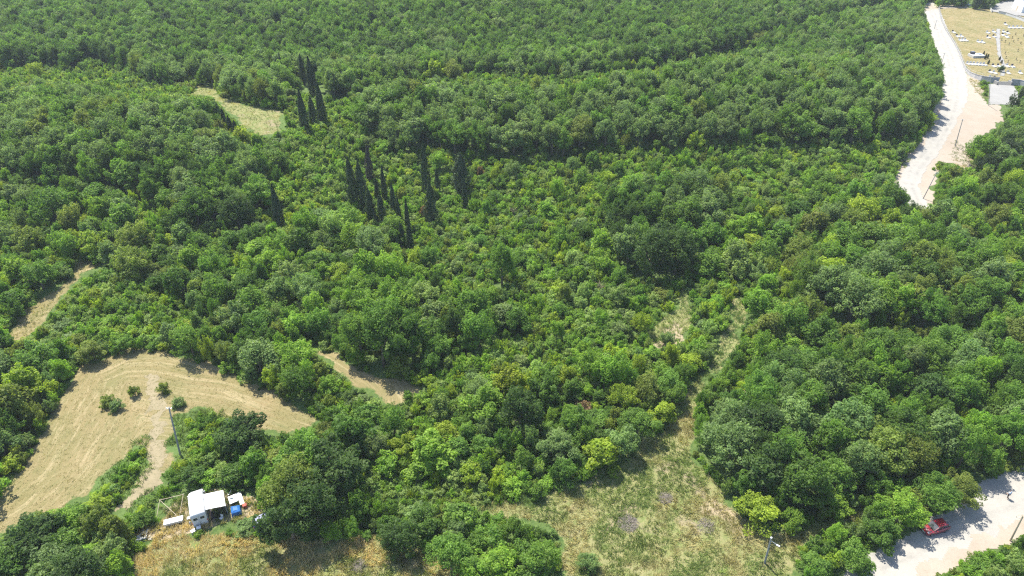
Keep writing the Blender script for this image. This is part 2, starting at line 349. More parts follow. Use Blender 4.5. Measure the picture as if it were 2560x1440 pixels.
vs = g.n.new('ShaderNodeVectorMath'); vs.operation = 'SCALE'; g.l.new(c, vs.inputs[0]); g.l.new(fine, vs.inputs['Scale'])
g.l.new(vs.outputs[0], g.b.inputs['Base Color']); g.b.inputs['Roughness'].default_value = 0.95; g.b.inputs['Specular IOR Level'].default_value = 0.1
g.bump(g.math('ADD', n2, g.math('MULTIPLY', n4, 0.4)), 0.8, 0.25)
tag(link('ground', me, m), kind='structure')

def sheet(name, poly, dz, m, res=0.35, wobble=0.5, kind='structure', line=None):
    g_ = [P(*q) for q in poly]
    x0, x1 = min(q.x for q in g_)-1, max(q.x for q in g_)+1; y0, y1 = min(q.y for q in g_)-1, max(q.y for q in g_)+1
    X, Y = np.meshgrid(np.arange(x0, x1, res), np.arange(y0, y1, res))
    A = X+(fbm(X+77, Y, 2.0)-0.5)*2*wobble*2; B = Y+(fbm(X, Y+77, 2.0)-0.5)*2*wobble*2
    gp = [(q.x, q.y) for q in g_]
    ok = inpoly(A, B, gp)
    idx = np.arange(X.size).reshape(X.shape)
    cell = ok[:-1, :-1] & ok[1:, 1:]
    Fq = np.stack([idx[:-1, :-1], idx[:-1, 1:], idx[1:, 1:], idx[1:, :-1]], -1)[cell]
    used, inv = np.unique(Fq, return_inverse=True); Fq = inv.reshape(-1, 4)
    V = np.stack([X, Y, H(X, Y)+dz], -1).reshape(-1, 3)[used]
    dl = dist_line(V[:, 0], V[:, 1], [tuple(P(*q)[:2]) for q in line]) if line else np.full(len(V), 50.0)
    o = link(name, npmesh(name, V, Fq, {'row': ('FLOAT', dl)}, smooth=True), m)
    if kind: o['kind'] = kind
    return o
def gravel(name, c1, c2, c3, w=0.5):
    m = bpy.data.materials.new(name); g = N(m); p = g.pos()
    a = g.mix(g.rng(g.noise(p, 0.25, 5), 0.35, 0.65), c1, c2); a = g.mix(g.rng(g.noise(p, 1.6, 6, 0.7), 0.5, 0.75, 0, w), a, c3)
    rw = g.math('ADD', g.attr('row').outputs['Fac'], g.math('MULTIPLY', g.noise(p, 0.3, 4), 1.2))
    tr = g.math('MULTIPLY', g.rng(g.math('ABSOLUTE', g.math('SUBTRACT', rw, 1.5)), 0.15, 0.7, 0.55, 0.0), g.rng(g.noise(p, 0.5, 5), 0.40, 0.65))
    a = g.mix(tr, a, tuple(q*0.72 for q in c2))
    f = g.noise(p, 9.0, 3, 0.7); vs = g.n.new('ShaderNodeVectorMath'); vs.operation = 'SCALE'; g.l.new(a, vs.inputs[0]); g.l.new(g.rng(f, 0.3, 0.7, 0.88, 1.1), vs.inputs['Scale'])
    g.l.new(vs.outputs[0], g.b.inputs['Base Color']); g.b.inputs['Roughness'].default_value = 0.92; g.b.inputs['Specular IOR Level'].default_value = 0.15
    g.bump(g.noise(p, 3.0, 6, 0.7), 0.5, 0.08); return m
M_GRAVEL = gravel('white_gravel', (0.285, 0.270, 0.242), (0.255, 0.243, 0.222), (0.32, 0.30, 0.265))
M_SAND = gravel('pink_sand', (0.265, 0.222, 0.178), (0.29, 0.25, 0.205), (0.20, 0.17, 0.13))
M_DIRT = gravel('track_dirt', (0.18, 0.152, 0.09), (0.24, 0.20, 0.128), (0.10, 0.10, 0.045), 0.95)
M_CONC = gravel('pale_concrete', (0.235, 0.23, 0.218), (0.205, 0.20, 0.192), (0.17, 0.167, 0.16))
M_GREYROAD = gravel('grey_gravel', (0.50, 0.49, 0.47), (0.58, 0.56, 0.53), (0.44, 0.43, 0.41))
sheet('road', [q for q in LOWROAD], 0.03, M_GRAVEL, 0.3, line=[(2050,1500),(2200,1405),(2330,1345),(2440,1285),(2560,1235),(2700,1185)])
sheet('road_shoulder', LOWSAND, 0.045, M_SAND, 0.3, 0.8)
sheet('road', ribbon_poly([((x, y), w*(1.0 if y < 260 else 0.62)) for (x, y), w in ROAD_C]), 0.05, M_GRAVEL, 0.35, 0.3, line=[q for q, w in ROAD_C])
sheet('road_shoulder', ribbon_poly([((x, y), w*1.35) for (x, y), w in ROAD_C if y > 225]), 0.025, M_SAND, 0.35, 0.8)
sheet('road_shoulder', LOT, 0.035, M_SAND, 0.4, 0.8)
sheet('dirt_track', TRACK, 0.012, M_DIRT, 0.3, 0.9, line=[(385,930),(386,1000),(394,1080),(396,1160),(370,1215),(320,1255),(285,1290)])
sheet('paved_yard', YARD, 0.07, M_CONC, 0.4, 0.05)
sheet('cemetery_path', ribbon_poly([((2496,72),5),((2495,100),5),((2498,135),5),((2508,160),5),((2506,190),7)]), 0.04, M_CONC, 0.35, 0.15)
sheet('road', [(2300,30),(2302,8),(2340,12),(2420,14),(2420,20),(2352,22)], 0.06, M_SAND, 0.5, 0.3)

# ------------------------------------------------------------------ foliage meshes
def rdir(n, r):
    v = r.normal(size=(n, 3)); return v/np.linalg.norm(v, axis=1, keepdims=True)
def leaves(C, Nn, size, vary, r, aspect=0.62):
    n = len(C); t = rdir(n, r); t -= (t*Nn).sum(1)[:, None]*Nn; t /= np.linalg.norm(t, axis=1, keepdims=True)+1e-9; b = np.cross(Nn, t)
    s = size[:, None]
    V = np.stack([C-t*s*0.5, C+b*s*aspect*0.5+Nn*s*0.06, C+t*s*0.5, C-b*s*aspect*0.5+Nn*s*0.06], 1).reshape(-1, 3)
    Fq = np.arange(n*4).reshape(-1, 4)
    return V, Fq, np.repeat(vary, 4)
def crown_mesh(name, R, h, zlow, n_sub, n_clump, cr, n_leaf, ls, seed, spray=1.0, tall=1.0):
    # several overlapping sub-crowns, each carrying leafy sprays that point outward and up, with gaps between them
    r = np.random.default_rng(seed)
    sa = r.random(n_sub)*2*pi; sr = np.sqrt(r.random(n_sub))*0.58*R; sr[0] *= 0.3
    top = h*(1-0.16*r.random(n_sub)-0.20*(sr/R)); top[0] = h
    SR = R*(0.42+0.22*r.random(n_sub)); SC = np.stack([np.cos(sa)*sr, np.sin(sa)*sr, top-SR*1.05*tall], -1)
    k = r.integers(0, n_sub, n_clump*3); d = rdir(n_clump*3, r); k, d = k[d[:, 2] > -0.7][:n_clump], d[d[:, 2] > -0.7][:n_clump]
    n_clump = len(d); rad = r.uniform(0.72, 1.05, n_clump); low = r.random(n_clump) < 0.22; rad[low] *= 0.6
    c = SC[k]+d*rad[:, None]*SR[k][:, None]*np.array([1, 1, 1.05*tall])
    skirt = r.random(n_clump) < (0.16 if h > 8 else 0.30)                      # lower foliage reaching down towards the ground
    ang = r.random(n_clump)*2*pi; rr0 = R*r.uniform(.45, .88, n_clump)
    c[skirt, 0] = (np.cos(ang)*rr0)[skirt]; c[skirt, 1] = (np.sin(ang)*rr0)[skirt]; c[skirt, 2] = r.uniform(zlow, h*0.62, n_clump)[skirt]
    out = c-np.array([0, 0, h*0.4]); out /= np.linalg.norm(out, axis=1, keepdims=True)
    ax = out+np.array([0, 0, 0.55])+r.normal(0, .35, (n_clump, 3)); ax /= np.linalg.norm(ax, axis=1, keepdims=True)
    rr = cr*r.uniform(0.55, 1.35, n_clump)
    q = r.choice(n_clump, n_leaf, p=rr**2/(rr**2).sum())
    t = r.random(n_leaf)**1.1; u = rdir(n_leaf, r); u -= (u*ax[q]).sum(1)[:, None]*ax[q]; u /= np.linalg.norm(u, axis=1, keepdims=True)+1e-9
    wr = np.sqrt(r.random(n_leaf))*0.35+0.65; prof = np.sin(np.clip(t*0.9+0.12, 0, 1)*pi)**0.7
    pos = c[q]+ax[q]*((t-0.45)*2.3*rr[q]*spray)[:, None]+u*(wr*prof*rr[q]*0.95)[:, None]+r.normal(0, 0.06, (n_leaf, 3))
    nn = u*0.7+ax[q]*0.5+np.array([0, 0, 0.35])+r.normal(0, 0.55, (n_leaf, 3)); nn /= np.linalg.norm(nn, axis=1, keepdims=True)
    rad_ = np.hypot(pos[:, 0], pos[:, 1]); f = R/np.percentile(rad_, 96); pos[:, :2] *= f
    pos[:, 2] *= h/np.percentile(pos[:, 2], 99.5); pos[:, 2] = np.maximum(pos[:, 2], 0.08)
    cv = r.random(n_clump); vary = np.clip(0.5*cv[q]+0.5*r.random(n_leaf), 0, 1)
    V, Fq, va = leaves(pos, nn, ls*(0.6+0.8*r.random(n_leaf)), vary, r)
    me = npmesh(name, V, Fq, {'vary': ('FLOAT', va)}); me.materials.append(M_LEAF); return me
def trunk_mesh(name, h, R, r0, seed, n_limb=6):
    r = random.Random(seed); b = MB(); lean = (r.uniform(-.4, .4), r.uniform(-.4, .4))
    pts = [(0, 0, -0.3), (lean[0]*.3, lean[1]*.3, h*0.3), (lean[0]*.8, lean[1]*.8, h*0.62), (lean[0], lean[1], h*0.85)]
    b.tube(pts, [r0*1.25, r0, r0*0.6, r0*0.2], 7)
    for i in range(n_limb):
        a = 2*pi*i/n_limb+r.uniform(-.4, .4); z = h*r.uniform(0.28, 0.55); L = R*r.uniform(0.5, 0.8)
        s = Vector((lean[0]*.6, lean[1]*.6, z)); e = s+Vector((cos(a)*L, sin(a)*L, h*r.uniform(0.15, 0.3)))
        b.tube([s, (s+e)/2+Vector((0, 0, .2)), e], [r0*0.5, r0*0.32, r0*0.12], 5)
    me = bpy.data.meshes.new(name); me.from_pydata(b.v, [], b.f); me.update(); me.shade_smooth(); me.materials.append(M_BARK); return me
# size classes: nominal radius and height
CLS = {
 'T': dict(R=3.7, h=9.5, n=7), 'M': dict(R=2.5, h=5.8, n=7), 'S': dict(R=1.5, h=2.7, n=6), 'L': dict(R=0.9, h=1.0, n=4)}
VAR = {k: [] for k in CLS}
TP = [(5, 110, .78, .30), (7, 150, .62, .27), (3, 90, .85, .33), (9, 160, .60, .26), (4, 120, .72, .36), (6, 130, .70, .28), (8, 140, .66, .31)]
for i, (a_, b_, c_, d_) in enumerate(TP): VAR['T'].append((crown_mesh('crown', 3.7, 9.5, 3.2, a_, b_, c_, 11000, d_, 100+i), trunk_mesh('trunk', 8.2, 3.2, 0.24, 100+i)))
MP = [(2, 50, .66, .27, 1.1, 1.0), (4, 60, .60, .24, 1.2, 1.1), (6, 70, .50, .22, 1.4, .9), (1, 45, .62, .30, 1.0, 1.4), (3, 60, .58, .33, 1.3, 1.2), (8, 80, .46, .24, 1.3, .9), (5, 56, .56, .26, 1.5, 1.3)]
for i, (a_, b_, c_, d_, e_, f_) in enumerate(MP): VAR['M'].append((crown_mesh('crown', 2.5, 5.8, 0.7, a_, b_, c_, 6400, d_, 200+i, e_, f_), trunk_mesh('trunk', 4.8, 2.1, 0.13, 200+i)))
for i in range(6): VAR['S'].append((crown_mesh('foliage', 1.5, 2.7, 0.2, 3+i % 3, 26, 0.48, 2600, 0.23, 300+i, 1.3), trunk_mesh('stem', 2.0, 1.2, 0.06, 300+i, 5)))
for i in range(4): VAR['L'].append((crown_mesh('foliage', 0.9, 1.0, 0.1, 4, 16, 0.30, 800, 0.19, 400+i, 1.2, 0.6), None))
def cypress_mesh(seed, w=1.0, rough=0.10, n=6500):
    r = np.random.default_rng(seed); t = r.random(n)**0.85
    prof = np.interp(t, [0, .06, .2, .45, .75, .92, 1], [.5, .9, 1, .82, .46, .18, .02])
    a = r.random(n)*2*pi; lump = 1+rough*np.sin(a*3+t*9+seed)+rough*np.sin(a*5-t*17)
    rad = prof*lump*(0.72+0.36*r.random(n)); C = np.stack([np.cos(a)*rad, np.sin(a)*rad, 0.03*10+t*9.7], -1)
    nn = np.stack([np.cos(a), np.sin(a), 0.25+0*a], -1)+r.normal(0, .4, (n, 3)); nn /= np.linalg.norm(nn, axis=1, keepdims=True)
    V, Fq, va = leaves(C, nn, 0.26*(0.7+.6*r.random(n)), r.random(n), r, 0.45)
    me = npmesh('crown', V, Fq, {'vary': ('FLOAT', va)}); me.materials.append(M_NEEDLE); return me
CYP = [cypress_mesh(1), cypress_mesh(2, rough=.16), cypress_mesh(3, rough=.22)]
CYPT = MB().tube([(0, 0, -.3), (0, 0, 2), (0, 0, 8.5)], [.22, .17, .04], 7); _me = bpy.data.meshes.new('trunk'); _me.from_pydata(CYPT.v, [], CYPT.f); _me.materials.append(M_BARK); CYPT = _me

# tints (leaf albedo)
TINT = {'dark green': (0.054, 0.098, 0.022), 'deep green': (0.076, 0.142, 0.022), 'mid green': (0.110, 0.194, 0.030), 'grey green': (0.132, 0.198, 0.062),
        'fresh green': (0.152, 0.254, 0.030), 'yellow green': (0.208, 0.278, 0.028), 'olive green': (0.142, 0.184, 0.036), 'pale green': (0.188, 0.262, 0.072), 'brown': (0.17, 0.115, 0.065)}
def near_tint(t): return min(TINT, key=lambda k: sum((a-b)**2 for a, b in zip(TINT[k], t)))

# ------------------------------------------------------------------ where the trees stand
trees = []          # dict(cls,x,y,z,s,sz,rot,var,tint,label?)
cell = {}
def fits(x, y, rad, k):
    cx, cy_ = int(x//4), int(y//4)
    for i in range(cx-2, cx+3):
        for j in range(cy_-2, cy_+3):
            for (a, b, r_) in cell.get((i, j), ()):
                q = (rad+r_)*k
                if (a-x)**2+(b-y)**2 < q*q: return False
    return True
def put(cls, x, y, R, h, tint, label=None, force=False, name=None, v=None):
    c = CLS[cls]; z = float(H(x, y))
    d = dict(cls=cls, x=x, y=y, z=z, R=R, h=h, s=R/c['R'], sz=h/c['h'], rot=random.uniform(0, 2*pi), var=random.randrange(c['n']) if v is None else v, tint=tint, label=label, name=name)
    trees.append(d); cell.setdefault((int(x//4), int(y//4)), []).append((x, y, R)); return d
def jit(t, a=0.12): 
    k = 1+random.uniform(-a, a); return tuple(q*k*(1+random.uniform(-a/3, a/3)) for q in t)
# trees one can single out, placed by hand: (cls, u, v, R, h, tint, label)
HAND = [
 ('T', 614, 1122, 3.9, 6.6, 'dark green', 'solitary round dark tree standing at the lower edge of the mown hay field'),
 ('T', 905, 900, 3.6, 10, 'mid green', 'tall leafy tree on the left of the dark clump beside the bare dirt strip'),
 ('T', 960, 915, 4.8, 12.5, 'deep green', 'biggest dark tree of the valley casting deep shade on the dirt strip'),
 ('T', 1025, 900, 4.0, 11, 'deep green', 'tall dark tree at the right end of the clump beside the dirt strip'),
 ('T', 985, 870, 4.2, 12, 'mid green', 'tall tree behind the darkest clump by the dirt strip'),
 ('M', 895, 905, 2.0, 3.4, 'fresh green', 'small bright rounded tree at the edge of the dirt strip'),
 ('M', 1145, 860, 2.4, 8.6, 'dark green', 'slender dark conical tree right of the big dark clump'),
 ('T', 1255, 715, 3.1, 10.5, 'mid green', 'tall upright tree standing alone out of the central scrub'),
 ('M', 1090, 735, 1.1, 5.5, 'dark green', 'narrow ivy-covered dark column in the central scrub'),
 ('T', 930, 655, 4.6, 8.5, 'grey green', 'wide grey-green dome below the cypress grove'),
 ('T', 1300, 1085, 3.6, 9.5, 'dark green', 'tall dark tree left of the yellow-green one above the grass clearing'),
 ('T', 1395, 1150, 3.3, 5.8, 'grey green', 'broad grey-green tree on the upper edge of the clearing'),
 ('M', 1495, 1165, 2.9, 5.5, 'yellow green', 'bright yellow-green tree on the upper left edge of the clearing'),
 ('T', 1590, 1095, 3.2, 5.6, 'mid green', 'round mid-green tree on the clearing edge under the hedge'),
 ('T', 1668, 985, 2.8, 5.0, 'mid green', 'round tree at the narrow neck of the grass clearing'),
 ('T', 1820, 1160, 4.6, 8.5, 'grey green', 'big grey-green tree at the left end of the right-hand wood'),
 ('T', 1825, 1085, 3.6, 7.0, 'grey green', 'grey-green tree leaning over the neck of the clearing'),
 ('T', 1915, 1225, 4.4, 8.5, 'dark green', 'tall dark tree in the lower left corner of the right-hand wood'),
 ('M', 1895, 1305, 3.4, 4.6, 'yellow green', 'low spreading bright green tree at the bare patch of the clearing'),
 ('T', 2070, 1228, 3.8, 6.6, 'mid green', 'tree overhanging the shaded grass path'),
 ('T', 735, 1350, 3.8, 8.5, 'dark green', 'dark tree nearest the straw grass right of the camper'),
 ('T', 800, 1312, 4.2, 9.5, 'dark green', 'dark full tree at the right of the block beside the camper clearing'),
 ('T', 745, 1268, 4.2, 9.5, 'olive green', 'pale-topped big tree rising behind the camper clearing'),
 ('T', 850, 1225, 4.8, 9.5, 'dark green', 'wide dark tree casting shade into the tall herbs'),
 ('T', 770, 1200, 4.2, 9.0, 'mid green', 'leafy tree at the top of the block right of the camper'),
 ('M', 830, 1345, 2.0, 3.2, 'fresh green', 'small bright shrubby tree at the foot of the dark block'),
 ('M', 595, 1205, 2.4, 3.2, 'deep green', 'bushy tree directly behind the camper van'),
 ('M', 480, 1205, 2.2, 2.8, 'deep green', 'bushy tree between the utility pole and the camper'),
 ('M', 1010, 1375, 3.0, 5.5, 'dark green', 'dark round tree at the left end of the bottom thicket'),
 ('M', 1060, 1330, 2.8, 5.0, 'deep green', 'dark bushy tree at the top of the bottom thicket'),
 ('T', 1130, 1432, 3.4, 6.4, 'mid green', 'full green tree in the middle of the bottom thicket'),
 ('T', 1230, 1460, 3.4, 6.4, 'fresh green', 'leafy green tree at the bottom edge of the thicket'),
 ('T', 1335, 1450, 3.4, 6.8, 'mid green', 'tree at the right end of the bottom thicket against the clearing'),
 ('M', 1230, 1385, 2.8, 5.2, 'mid green', 'round tree behind the bottom thicket front row'),
 ('T', 100, 1390, 3.8, 6.5, 'dark green', 'dark broad tree below the mown field corner'),
 ('T', 215, 1470, 4.0, 7.0, 'dark green', 'large dark tree at the bottom left corner thicket'),
 ('T', 40, 1460, 3.8, 6.0, 'deep green', 'leafy tree at the extreme bottom left'),
 ('M', 180, 1385, 2.6, 4.0, 'mid green', 'small tree between the dark corner trees'),
 ('M', 245, 1275, 1.9, 2.6, 'yellow green', 'low yellow-green bushy tree below the hay field track'),
 ('M', 1465, 1420, 1.6, 2.4, 'grey green', 'small grey-green tree standing alone in the clearing'),
 ('M', 2035, 1428, 2.3, 3.0, 'mid green', 'rounded tree on the verge left of the lower road'),
 ('M', 2125, 1410, 2.6, 3.8, 'mid green', 'rounded tree shading the lower road at its left end'),
 ('M', 2195, 1358, 2.6, 4.4, 'deep green', 'hedge tree nearest the grass path by the lower road'),
 ('T', 2238, 1308, 3.2, 6.0, 'fresh green', 'full green hedge tree behind the red car'),
 ('T', 2315, 1270, 3.1, 6.4, 'mid green', 'tall hedge tree above the red car'),
 ('T', 2388, 1258, 2.9, 5.2, 'olive green', 'olive hedge tree at the right end above the road'),
 ('T', 2262, 566, 2.6, 6.5, 'dark green', 'dark round tree below the end of the upper road'),
 ('T', 2120, 800, 5.0, 10.5, 'grey green', 'great grey-green oak in the middle of the right-hand wood'),
 ('T', 2060, 770, 4.4, 10, 'grey green', 'grey-green oak beside the great one'),
 ('T', 1625, 690, 5.0, 11.5, 'dark green', 'dark tall oak with a deep shaded front in the centre right'),
 ('T', 1685, 685, 4.4, 11, 'dark green', 'dark oak at the right side of the centre oak group'),
 ('T', 1570, 665, 4.0, 10, 'grey green', 'grey oak at the left side of the centre oak group'),
 ('T', 500, 565, 4.4, 10, 'deep green', 'dark front tree of the left wood above the hollow'),
 ('T', 600, 575, 4.2, 9.5, 'dark green', 'dark front tree of the left wood near the lone cypress'),
 ('T', 240, 900, 2.6, 4.2, 'olive green', 'brownish leafy tree at the upper left corner of the hay field'),
 ('M', 100, 195, 3.2, 6, 'yellow green', 'bright yellow-green round tree at the far upper left'),
]
for cls, u, v, R, h, tn, lb in HAND:
    p = P(u, v); put(cls, p.x, p.y, R, h, jit(TINT[tn], .05), lb, name='broadleaf_tree')
SH = [
 (268,1014,1.5,1.9,'olive green','left bush of the pair standing in the mown hay field'),(296,1022,1.5,1.8,'grey green','right bush of the pair standing in the mown hay field'),
 (338,990,1.1,2.2,'olive green','olive broom bush by the top of the field track'),(410,982,1.2,2.1,'olive green','upper broom bush right of the field track'),
 (446,1014,1.3,1.7,'grey green','lower broom bush right of the field track'),(1020,995,.9,1.6,'mid green','small lone bush at the lower tip of the dirt strip'),
 (1668,860,1.5,2.6,'grey green','grey feathery bush on the bare patch of the centre scrub'),(1765,905,1.4,3.2,'grey green','grey upright bush beside the narrow grass lane'),
 (1060,545,1.3,3.6,'brown','dead brown bush beside the dark cypresses'),(1202,440,1.2,3.0,'brown','rusty dead bush right of the broad cypress'),
 (1455,1030,1.6,2.4,'brown','brown dry bush in the hedge above the clearing'),(1005,370,0.8,1.5,'pale green','pale bush in the valley edge'),
]
for u, v, R, h, tn, lb in SH:
    p = P(u, v); put('S', p.x, p.y, R, h, jit(TINT[tn], .05), lb, name='bush')
# the pines on the right edge
for u, v, R, h, lb in ((2540,300,4.2,11,'tall dark pine at the right edge below the cemetery steps'),(2500,420,4.0,8.5,'dark pine beside the sandy lot'),(2560,440,4.4,9.5,'dark pine cut by the right edge of the view'),(2455,440,3.0,6.5,'lower pine leaning towards the sandy lot')):
    p = P(u, v); put('T', p.x, p.y, R, h, jit((0.036, 0.060, 0.022), .05), lb, name='pine_tree')

CY = [(704,578,460,28,0,'lone smooth dark cypress standing left of the lower grove'),
 (764,326,222,24,0,'left front cypress of the upper group'),(808,306,205,24,0,'right front cypress of the upper group'),(762,214,134,16,1,'back left cypress of the upper group'),(785,240,140,24,1,'tall back cypress in the middle of the upper group'),
 (712,214,132,12,0,'thin cypress left of the upper group'),(786,312,240,22,2,'pale ragged cypress between the two front ones'),
 (886,516,392,28,2,'tall ragged cypress at the left of the lower grove'),(909,516,400,28,2,'lighter ragged cypress second in the lower grove'),(927,452,362,20,2,'half-dead bare-topped cypress behind the lower grove'),
 (930,556,470,26,2,'front cypress at the left of the dense knot'),(945,500,444,14,1,'cypress in the heart of the lower grove'),(963,500,412,15,0,'slim pointed cypress at the back right of the lower grove'),
 (957,558,482,22,2,'front cypress at the right of the dense knot'),(985,525,462,17,2,'short cypress at the right of the lower grove'),
 (1001,575,487,14,0,'very thin pointed cypress, left of the thin pair'),(1021,578,496,14,0,'very thin pointed cypress, right of the thin pair'),(1006,618,556,18,1,'small cypress below the left thin one'),(1027,628,560,20,1,'small cypress below the right thin one'),
 (1066,480,352,24,2,'tall irregular cypress right of the lower grove'),(1080,562,452,32,2,'wide dark cypress beside the dead brown bush'),(1094,478,420,14,2,'short slim cypress behind the dead brown bush'),
 (1153,476,382,44,2,'broad club-shaped cypress near the oak wood'),(1160,380,322,9,0,'thin cypress above the broad club-shaped one'),(1163,520,440,15,1,'slim cypress below the broad club-shaped one'),
 (563,312,270,13,1,'first cypress of the short row by the upper hay clearing'),(578,328,288,14,1,'second cypress of the short row by the upper hay clearing'),(594,345,300,16,1,'third cypress of the short row by the upper hay clearing'),(604,352,322,13,2,'last little cypress of the short row by the hay clearing'),
 (2437,22,-45,20,0,'black cypress behind the cemetery lawn')]
for (u, v, vt, w, vi, lb) in CY: KEEP.append([(u-w*.45, v-(v-vt)*.12), (u+w*.45, v-(v-vt)*.12), (u+w*.1-(u-1280)*-.0-(v-vt)*.1*(1 if u < 1100 else 0), vt), (u-w*.3-(v-vt)*.1*(1 if u < 1100 else 0), vt)])
def tint_for(x, y, cls, k):
    if (k in (2, 4) and random.random() < .75) or (k in (5, 6) and random.random() < .3): return jit(TINT[random.choice(['fresh green', 'fresh green', 'yellow green', 'pale green', 'pale green', 'mid green'])], .14)
    a = float(vnoise(x+500, y, 22)); b = float(vnoise(x, y+900, 9)); r = random.random()
    far = y > 200
    if cls == 'T':
        if y > 262 and x < 150: pal = ['deep green', 'mid green', 'dark green', 'grey green']; w = [4, 3, 1.2, 1]; return jit(TINT[random.choices(pal, w)[0]], 0.12)
        if y > 170 and random.random() < .75: return jit(TINT[random.choices(['grey green', 'mid green', 'olive green'], [6, 2, .5])[0]], 0.06)
        pal = ['grey green', 'mid green', 'deep green', 'olive green'] if a > 0.45 else ['mid green', 'deep green', 'grey green', 'dark green']
        w = [4, 4, 2, 1.2] if a > .45 else [4, 3, 2, 1.5]
    elif cls == 'M': pal = ['mid green', 'fresh green', 'deep green', 'grey green', 'olive green', 'yellow green']; w = [4, 2.5, 2.5, 2, 1.2, 0.6+1.2*(b > .6)]
    else: pal = ['mid green', 'fresh green', 'grey green', 'yellow green', 'pale green', 'olive green', 'deep green']; w = [3, 3.2, 2, 1.2, 1.2, 1.2, 1.5]
    if x > 55 and 60 < y < 150 and random.random() < 0.42: pal = ['yellow green', 'olive green', 'fresh green', 'mid green']; w = [.35, 1.4, 1.2, 1.6]
    if cls == 'M' and -60 < x < 60 and 110 < y < 170 and random.random() < 0.3: pal = ['fresh green', 'pale green']; w = [1, 1]
    return jit(TINT[random.choices(pal, w)[0]], 0.14)
NKEEP = 5
def open_clear(u, v, low=False):
    r = np.zeros(np.shape(u), bool)
    for p in CLEAR_VISIBLE+(KEEP[:NKEEP] if low else KEEP): r |= inpoly(u, v, p)
    return r
def scatter(cls, n, zones, Rr, hr, k, ymax=470, tall_scale=1.0):
    # candidates uniform over the ground seen (and a margin round it)
    y = RNG.uniform(50, ymax, n*2); x = RNG.uniform(-1, 1, n*2)*(75+0.9*y); sel = RNG.random(n*2) < (75+0.9*y)/(75+0.9*ymax)
    x, y = x[sel], y[sel]
    z = H(x, y); u, v, d = proj(x, y, z); kk = classify(u, v)
    near = (y > 48)
    m_ = np.isin(kk, zones) & near
    x, y, z, kk = x[m_], y[m_], z[m_], kk[m_]
    nse = fbm(x, y, 14.0)
    R = (Rr[0]+(Rr[1]-Rr[0])*RNG.random(len(x))**1.5)*(0.75+0.55*nse); h = RNG.uniform(*hr, len(x))*((0.84+0.32*nse) if cls == 'T' else (0.68+0.66*nse))
    # crown outline must not cover the open ground the photograph shows
    bad = np.zeros(len(x), bool)
    cz = 0.62*h
    for (ax, az) in ((0, h*.97), (-R*.95, cz), (R*.95, cz), (-R*.7, h*.85), (R*.7, h*.85), (0, cz*.6), (-R*.85, h*.3), (R*.85, h*.3), (0, h*.15)):
        uu, vv, _ = proj(x+ax, y, z+az); bad |= open_clear(uu, vv, cls == 'L')
    for i in np.nonzero(~bad)[0]:
        if fits(x[i], y[i], R[i], k): put(cls, float(x[i]), float(y[i]), float(R[i]), float(h[i]), tint_for(x[i], y[i], cls, kk[i]))
scatter('T', 52000, [3], (2.7, 5.0), (8.4, 9.9), 0.49, ymax=540)
scatter('M', 5000, [6], (1.6, 3.0), (3.2, 6.0), 1.0)
scatter('M', 8000, [1], (2.9, 4.0), (5.5, 8.0), 0.7)
scatter('M', 66000, [1, 3], (1.4, 3.1), (3.0, 6.0), 0.58)
scatter('S', 110000, [1, 2, 5, 6], (0.8, 2.1), (1.3, 3.4), 0.58, ymax=330)
scatter('L', 120000, [2, 1, 4, 5, 6], (0.6, 1.1), (0.7, 1.5), 0.55, ymax=260)
print('TREES', len(trees), {c: sum(1 for t in trees if t['cls'] == c) for c in CLS}); print('Z4', classify(np.array([300,480]),np.array([1180,1080])))

# ------------------------------------------------------------------ individuals and stuff
LM = [('the mown field', 300, 1000), ('the white camper van', 515, 1270), ('the solitary round tree', 614, 1090), ('the bare dirt strip', 900, 940), ('the lower dark cypress grove', 950, 520),
      ('the lone cypress', 700, 570), ('the upper cypress group', 780, 260), ('the straw clearing', 1650, 1230), ('the neck of the grass clearing', 1740, 980), ('the red car', 2330, 1325), ('the person on the road', 2518, 1240),
      ('the upper road bend', 2270, 460), ('the sandy lot', 2430, 320), ('the great oak', 2120, 780), ('the centre oak group', 1620, 660), ('the bottom thicket', 1180, 1400), ('the grass lane left', 120, 750),
      ('the bottom left corner', 60, 1400), ('the shaded grass path', 2060, 1270), ('the centre scrub', 1300, 850), ('the broad cypress', 1150, 440), ('the right end of the hay field', 760, 1050), ('the pole by the street lamp', 1915, 1400), ('the right edge', 2540, 900), ('the upper hay clearing', 620, 290)]
def side(du, dv):
    a = math.degrees(math.atan2(-dv, du)) % 360
    return ['right of', 'behind right of', 'behind', 'behind left of', 'left of', 'below left of', 'below', 'below right of'][int(((a+22.5) % 360)//45)]
U = np.array([proj(t['x'], t['y'], t['z']+t['h']*.6) for t in trees]).reshape(-1, 3)
def vis(i): return -20 < U[i, 0] < 2580 and -10 < U[i, 1] < 1450
def pick(classes, cap):
    ids = [i for i, t in enumerate(trees) if t['cls'] in classes and t['name'] is None and vis(i)]
    ids.sort(key=lambda i: -trees[i]['R']/U[i, 2]); return ids[:cap]
nb = sum(1 for t in trees if t['name'] == 'broadleaf_tree'); ns = sum(1 for t in trees if t['name'] == 'bush')
for i in pick('TM', 294-nb): trees[i]['name'] = 'broadleaf_tree'
for i in pick('SL', 290-ns): trees[i]['name'] = 'bush'
have = {(t['cls'], t['var']) for t in trees if t['name'] in ('broadleaf_tree', 'bush')}
for i in sorted((i for i, t in enumerate(trees) if vis(i) and not t['name']), key=lambda i: -trees[i]['R']/U[i, 2]):
    t = trees[i]; key = (t['cls'], t['var'])
    if key not in have: have.add(key); t['name'] = 'broadleaf_tree' if t['cls'] in 'TM' else 'bush'
groups = {}
